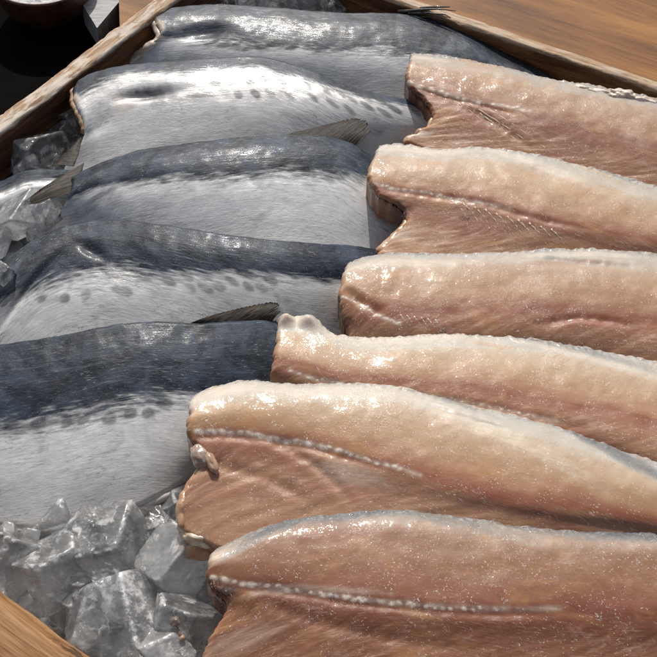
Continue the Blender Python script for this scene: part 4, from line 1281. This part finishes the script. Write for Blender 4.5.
gz = tz - 0.034
gp = [(-4, -4), (4, -4), (4, 6), (-4, 6)]
gr = slab('ground', gp, gz - 0.05, gz, mat_dark(), 0)
gr['kind'] = 'structure'
tag(gr, 'near-black surface beyond the crate', 'ground')

# bowl
M_BOWL = mat_simple('brown_bowl', (0.05, 0.022, 0.012), (0.12, 0.05, 0.026), 60, 0.4, 0.0, 0.3, 0.3, 120)
M_SALT = mat_simple('white_contents', (0.62, 0.62, 0.62), (0.80, 0.80, 0.79), 160, 0.6, 0.2, 0.0, 0.8, 260, dist=0.003)
bz = gz + 0.05
bc = at(42, -26, bz)
bR = np.linalg.norm(at(95, -26, bz) - bc)
bowl = empty('bowl', (bc[0], bc[1], gz))
tag(bowl, 'round brown bowl filled with something white, on the dark surface', 'bowl')
prof = [(0.0, 0.0005), (0.45, 0.0005), (0.6, 0.004), (0.82, 0.018), (0.95, 0.035), (1.0, 0.048), (0.995, 0.0505), (0.97, 0.0515), (0.945, 0.0505), (0.93, 0.046), (0.85, 0.030), (0.6, 0.012), (0.0, 0.008)]
pp = np.array(prof)
tt = np.linspace(0, 1, 60)
pp = herm(np.linspace(0, 1, len(pp)), pp, tt)
pp[:, 0] = np.maximum(pp[:, 0], 0.0)
an = np.linspace(0, 2 * np.pi, 96, endpoint=False)
V = np.stack([bc[0] + bR * pp[:, None, 0] * np.cos(an), bc[1] + bR * pp[:, None, 0] * np.sin(an), gz + np.broadcast_to(pp[:, None, 1], (60, 96))], -1).reshape(-1, 3)
link_mesh('shell', V, gridq(60, 96, wrapv=True, flip=True), M_BOWL, bowl)
rr_ = np.linspace(0, 0.93, 50)
zc = gz + 0.047 + 0.004 * (1 - (rr_ / 0.93) ** 2)
V = np.stack([bc[0] + bR * rr_[:, None] * np.cos(an), bc[1] + bR * rr_[:, None] * np.sin(an), np.broadcast_to(zc[:, None], (50, 96))], -1)
V[..., 2] += 0.004 * fbm(V * 45, 4) * (rr_[:, None] < 0.9)
V = np.concatenate([V.reshape(-1, 3), [[bc[0], bc[1], gz + 0.02]]])
Fq = [tuple(x) for x in gridq(50, 96, wrapv=True)]
Fq += [(49 * 96 + k, 49 * 96 + (k + 1) % 96, 50 * 96) for k in range(96)]
link_mesh('contents', V, Fq, M_SALT, bowl)

# pale board beside it
M_GREY = mat_simple('pale_grey_wood', (0.30, 0.30, 0.31), (0.55, 0.55, 0.56), 40, 0.55, 0.0, 0.0, 0.6, 200, (1, 12, 1))
k0 = at(97, 28, gz + 0.03)[:2]
k1 = at(124, -4, gz + 0.03)[:2]
d1 = (k1 - k0) / np.linalg.norm(k1 - k0)
k3 = at(86, 10, gz + 0.03)[:2]
d3 = (k3 - k0) / np.linalg.norm(k3 - k0)
bp = [k0, k0 + d1 * 0.22, k0 + d1 * 0.22 + d3 * 0.05, k0 + d3 * 0.05]
gb = slab('grey_board', bp, gz + 0.001, gz + 0.03, M_GREY, math.atan2(d1[1], d1[0]))
tag(gb, 'pale grey wooden block standing beside the bowl', 'board')

# ------------------------------------------------------------------ light
S = Vector((-0.06, 0.75, 0.0)).normalized()
EL = R(44)
S = Vector((S.x * math.cos(EL), S.y * math.cos(EL), math.sin(EL)))
sd = bpy.data.lights.new('sun', 'SUN')
sd.energy = 4.1
sd.angle = R(0.55)
sd.color = (1.0, 0.95, 0.88)
so = bpy.data.objects.new('sun', sd)
so.rotation_euler = (-S).to_track_quat('-Z', 'Y').to_euler()
so.location = (0, 0, 3)
COL.objects.link(so)
w = bpy.data.worlds.new('World')
scene.world = w
w.use_nodes = True
nt = w.node_tree
nt.nodes.clear()
sky = nt.nodes.new('ShaderNodeTexSky')
sky.sky_type = 'NISHITA'
sky.sun_disc = False
sky.dust_density = 4.0
sky.ozone_density = 0.4
sky.sun_elevation = EL
sky.sun_rotation = math.atan2(S.x, S.y)
bg = nt.nodes.new('ShaderNodeBackground')
bg.inputs[1].default_value = 0.095
wo = nt.nodes.new('ShaderNodeOutputWorld')
hs = nt.nodes.new('ShaderNodeHueSaturation')
hs.inputs['Saturation'].default_value = 0.55
nt.links.new(sky.outputs[0], hs.inputs['Color'])
nt.links.new(hs.outputs[0], bg.inputs[0])
nt.links.new(bg.outputs[0], wo.inputs[0])

scene.view_settings.view_transform = 'Standard'
scene.view_settings.look = 'None'
scene.view_settings.exposure = -0.25
scene.view_settings.gamma = 1.0
scene.cycles.max_bounces = 12
scene.cycles.transmission_bounces = 10
scene.cycles.caustics_reflective = False
scene.cycles.use_denoising = True
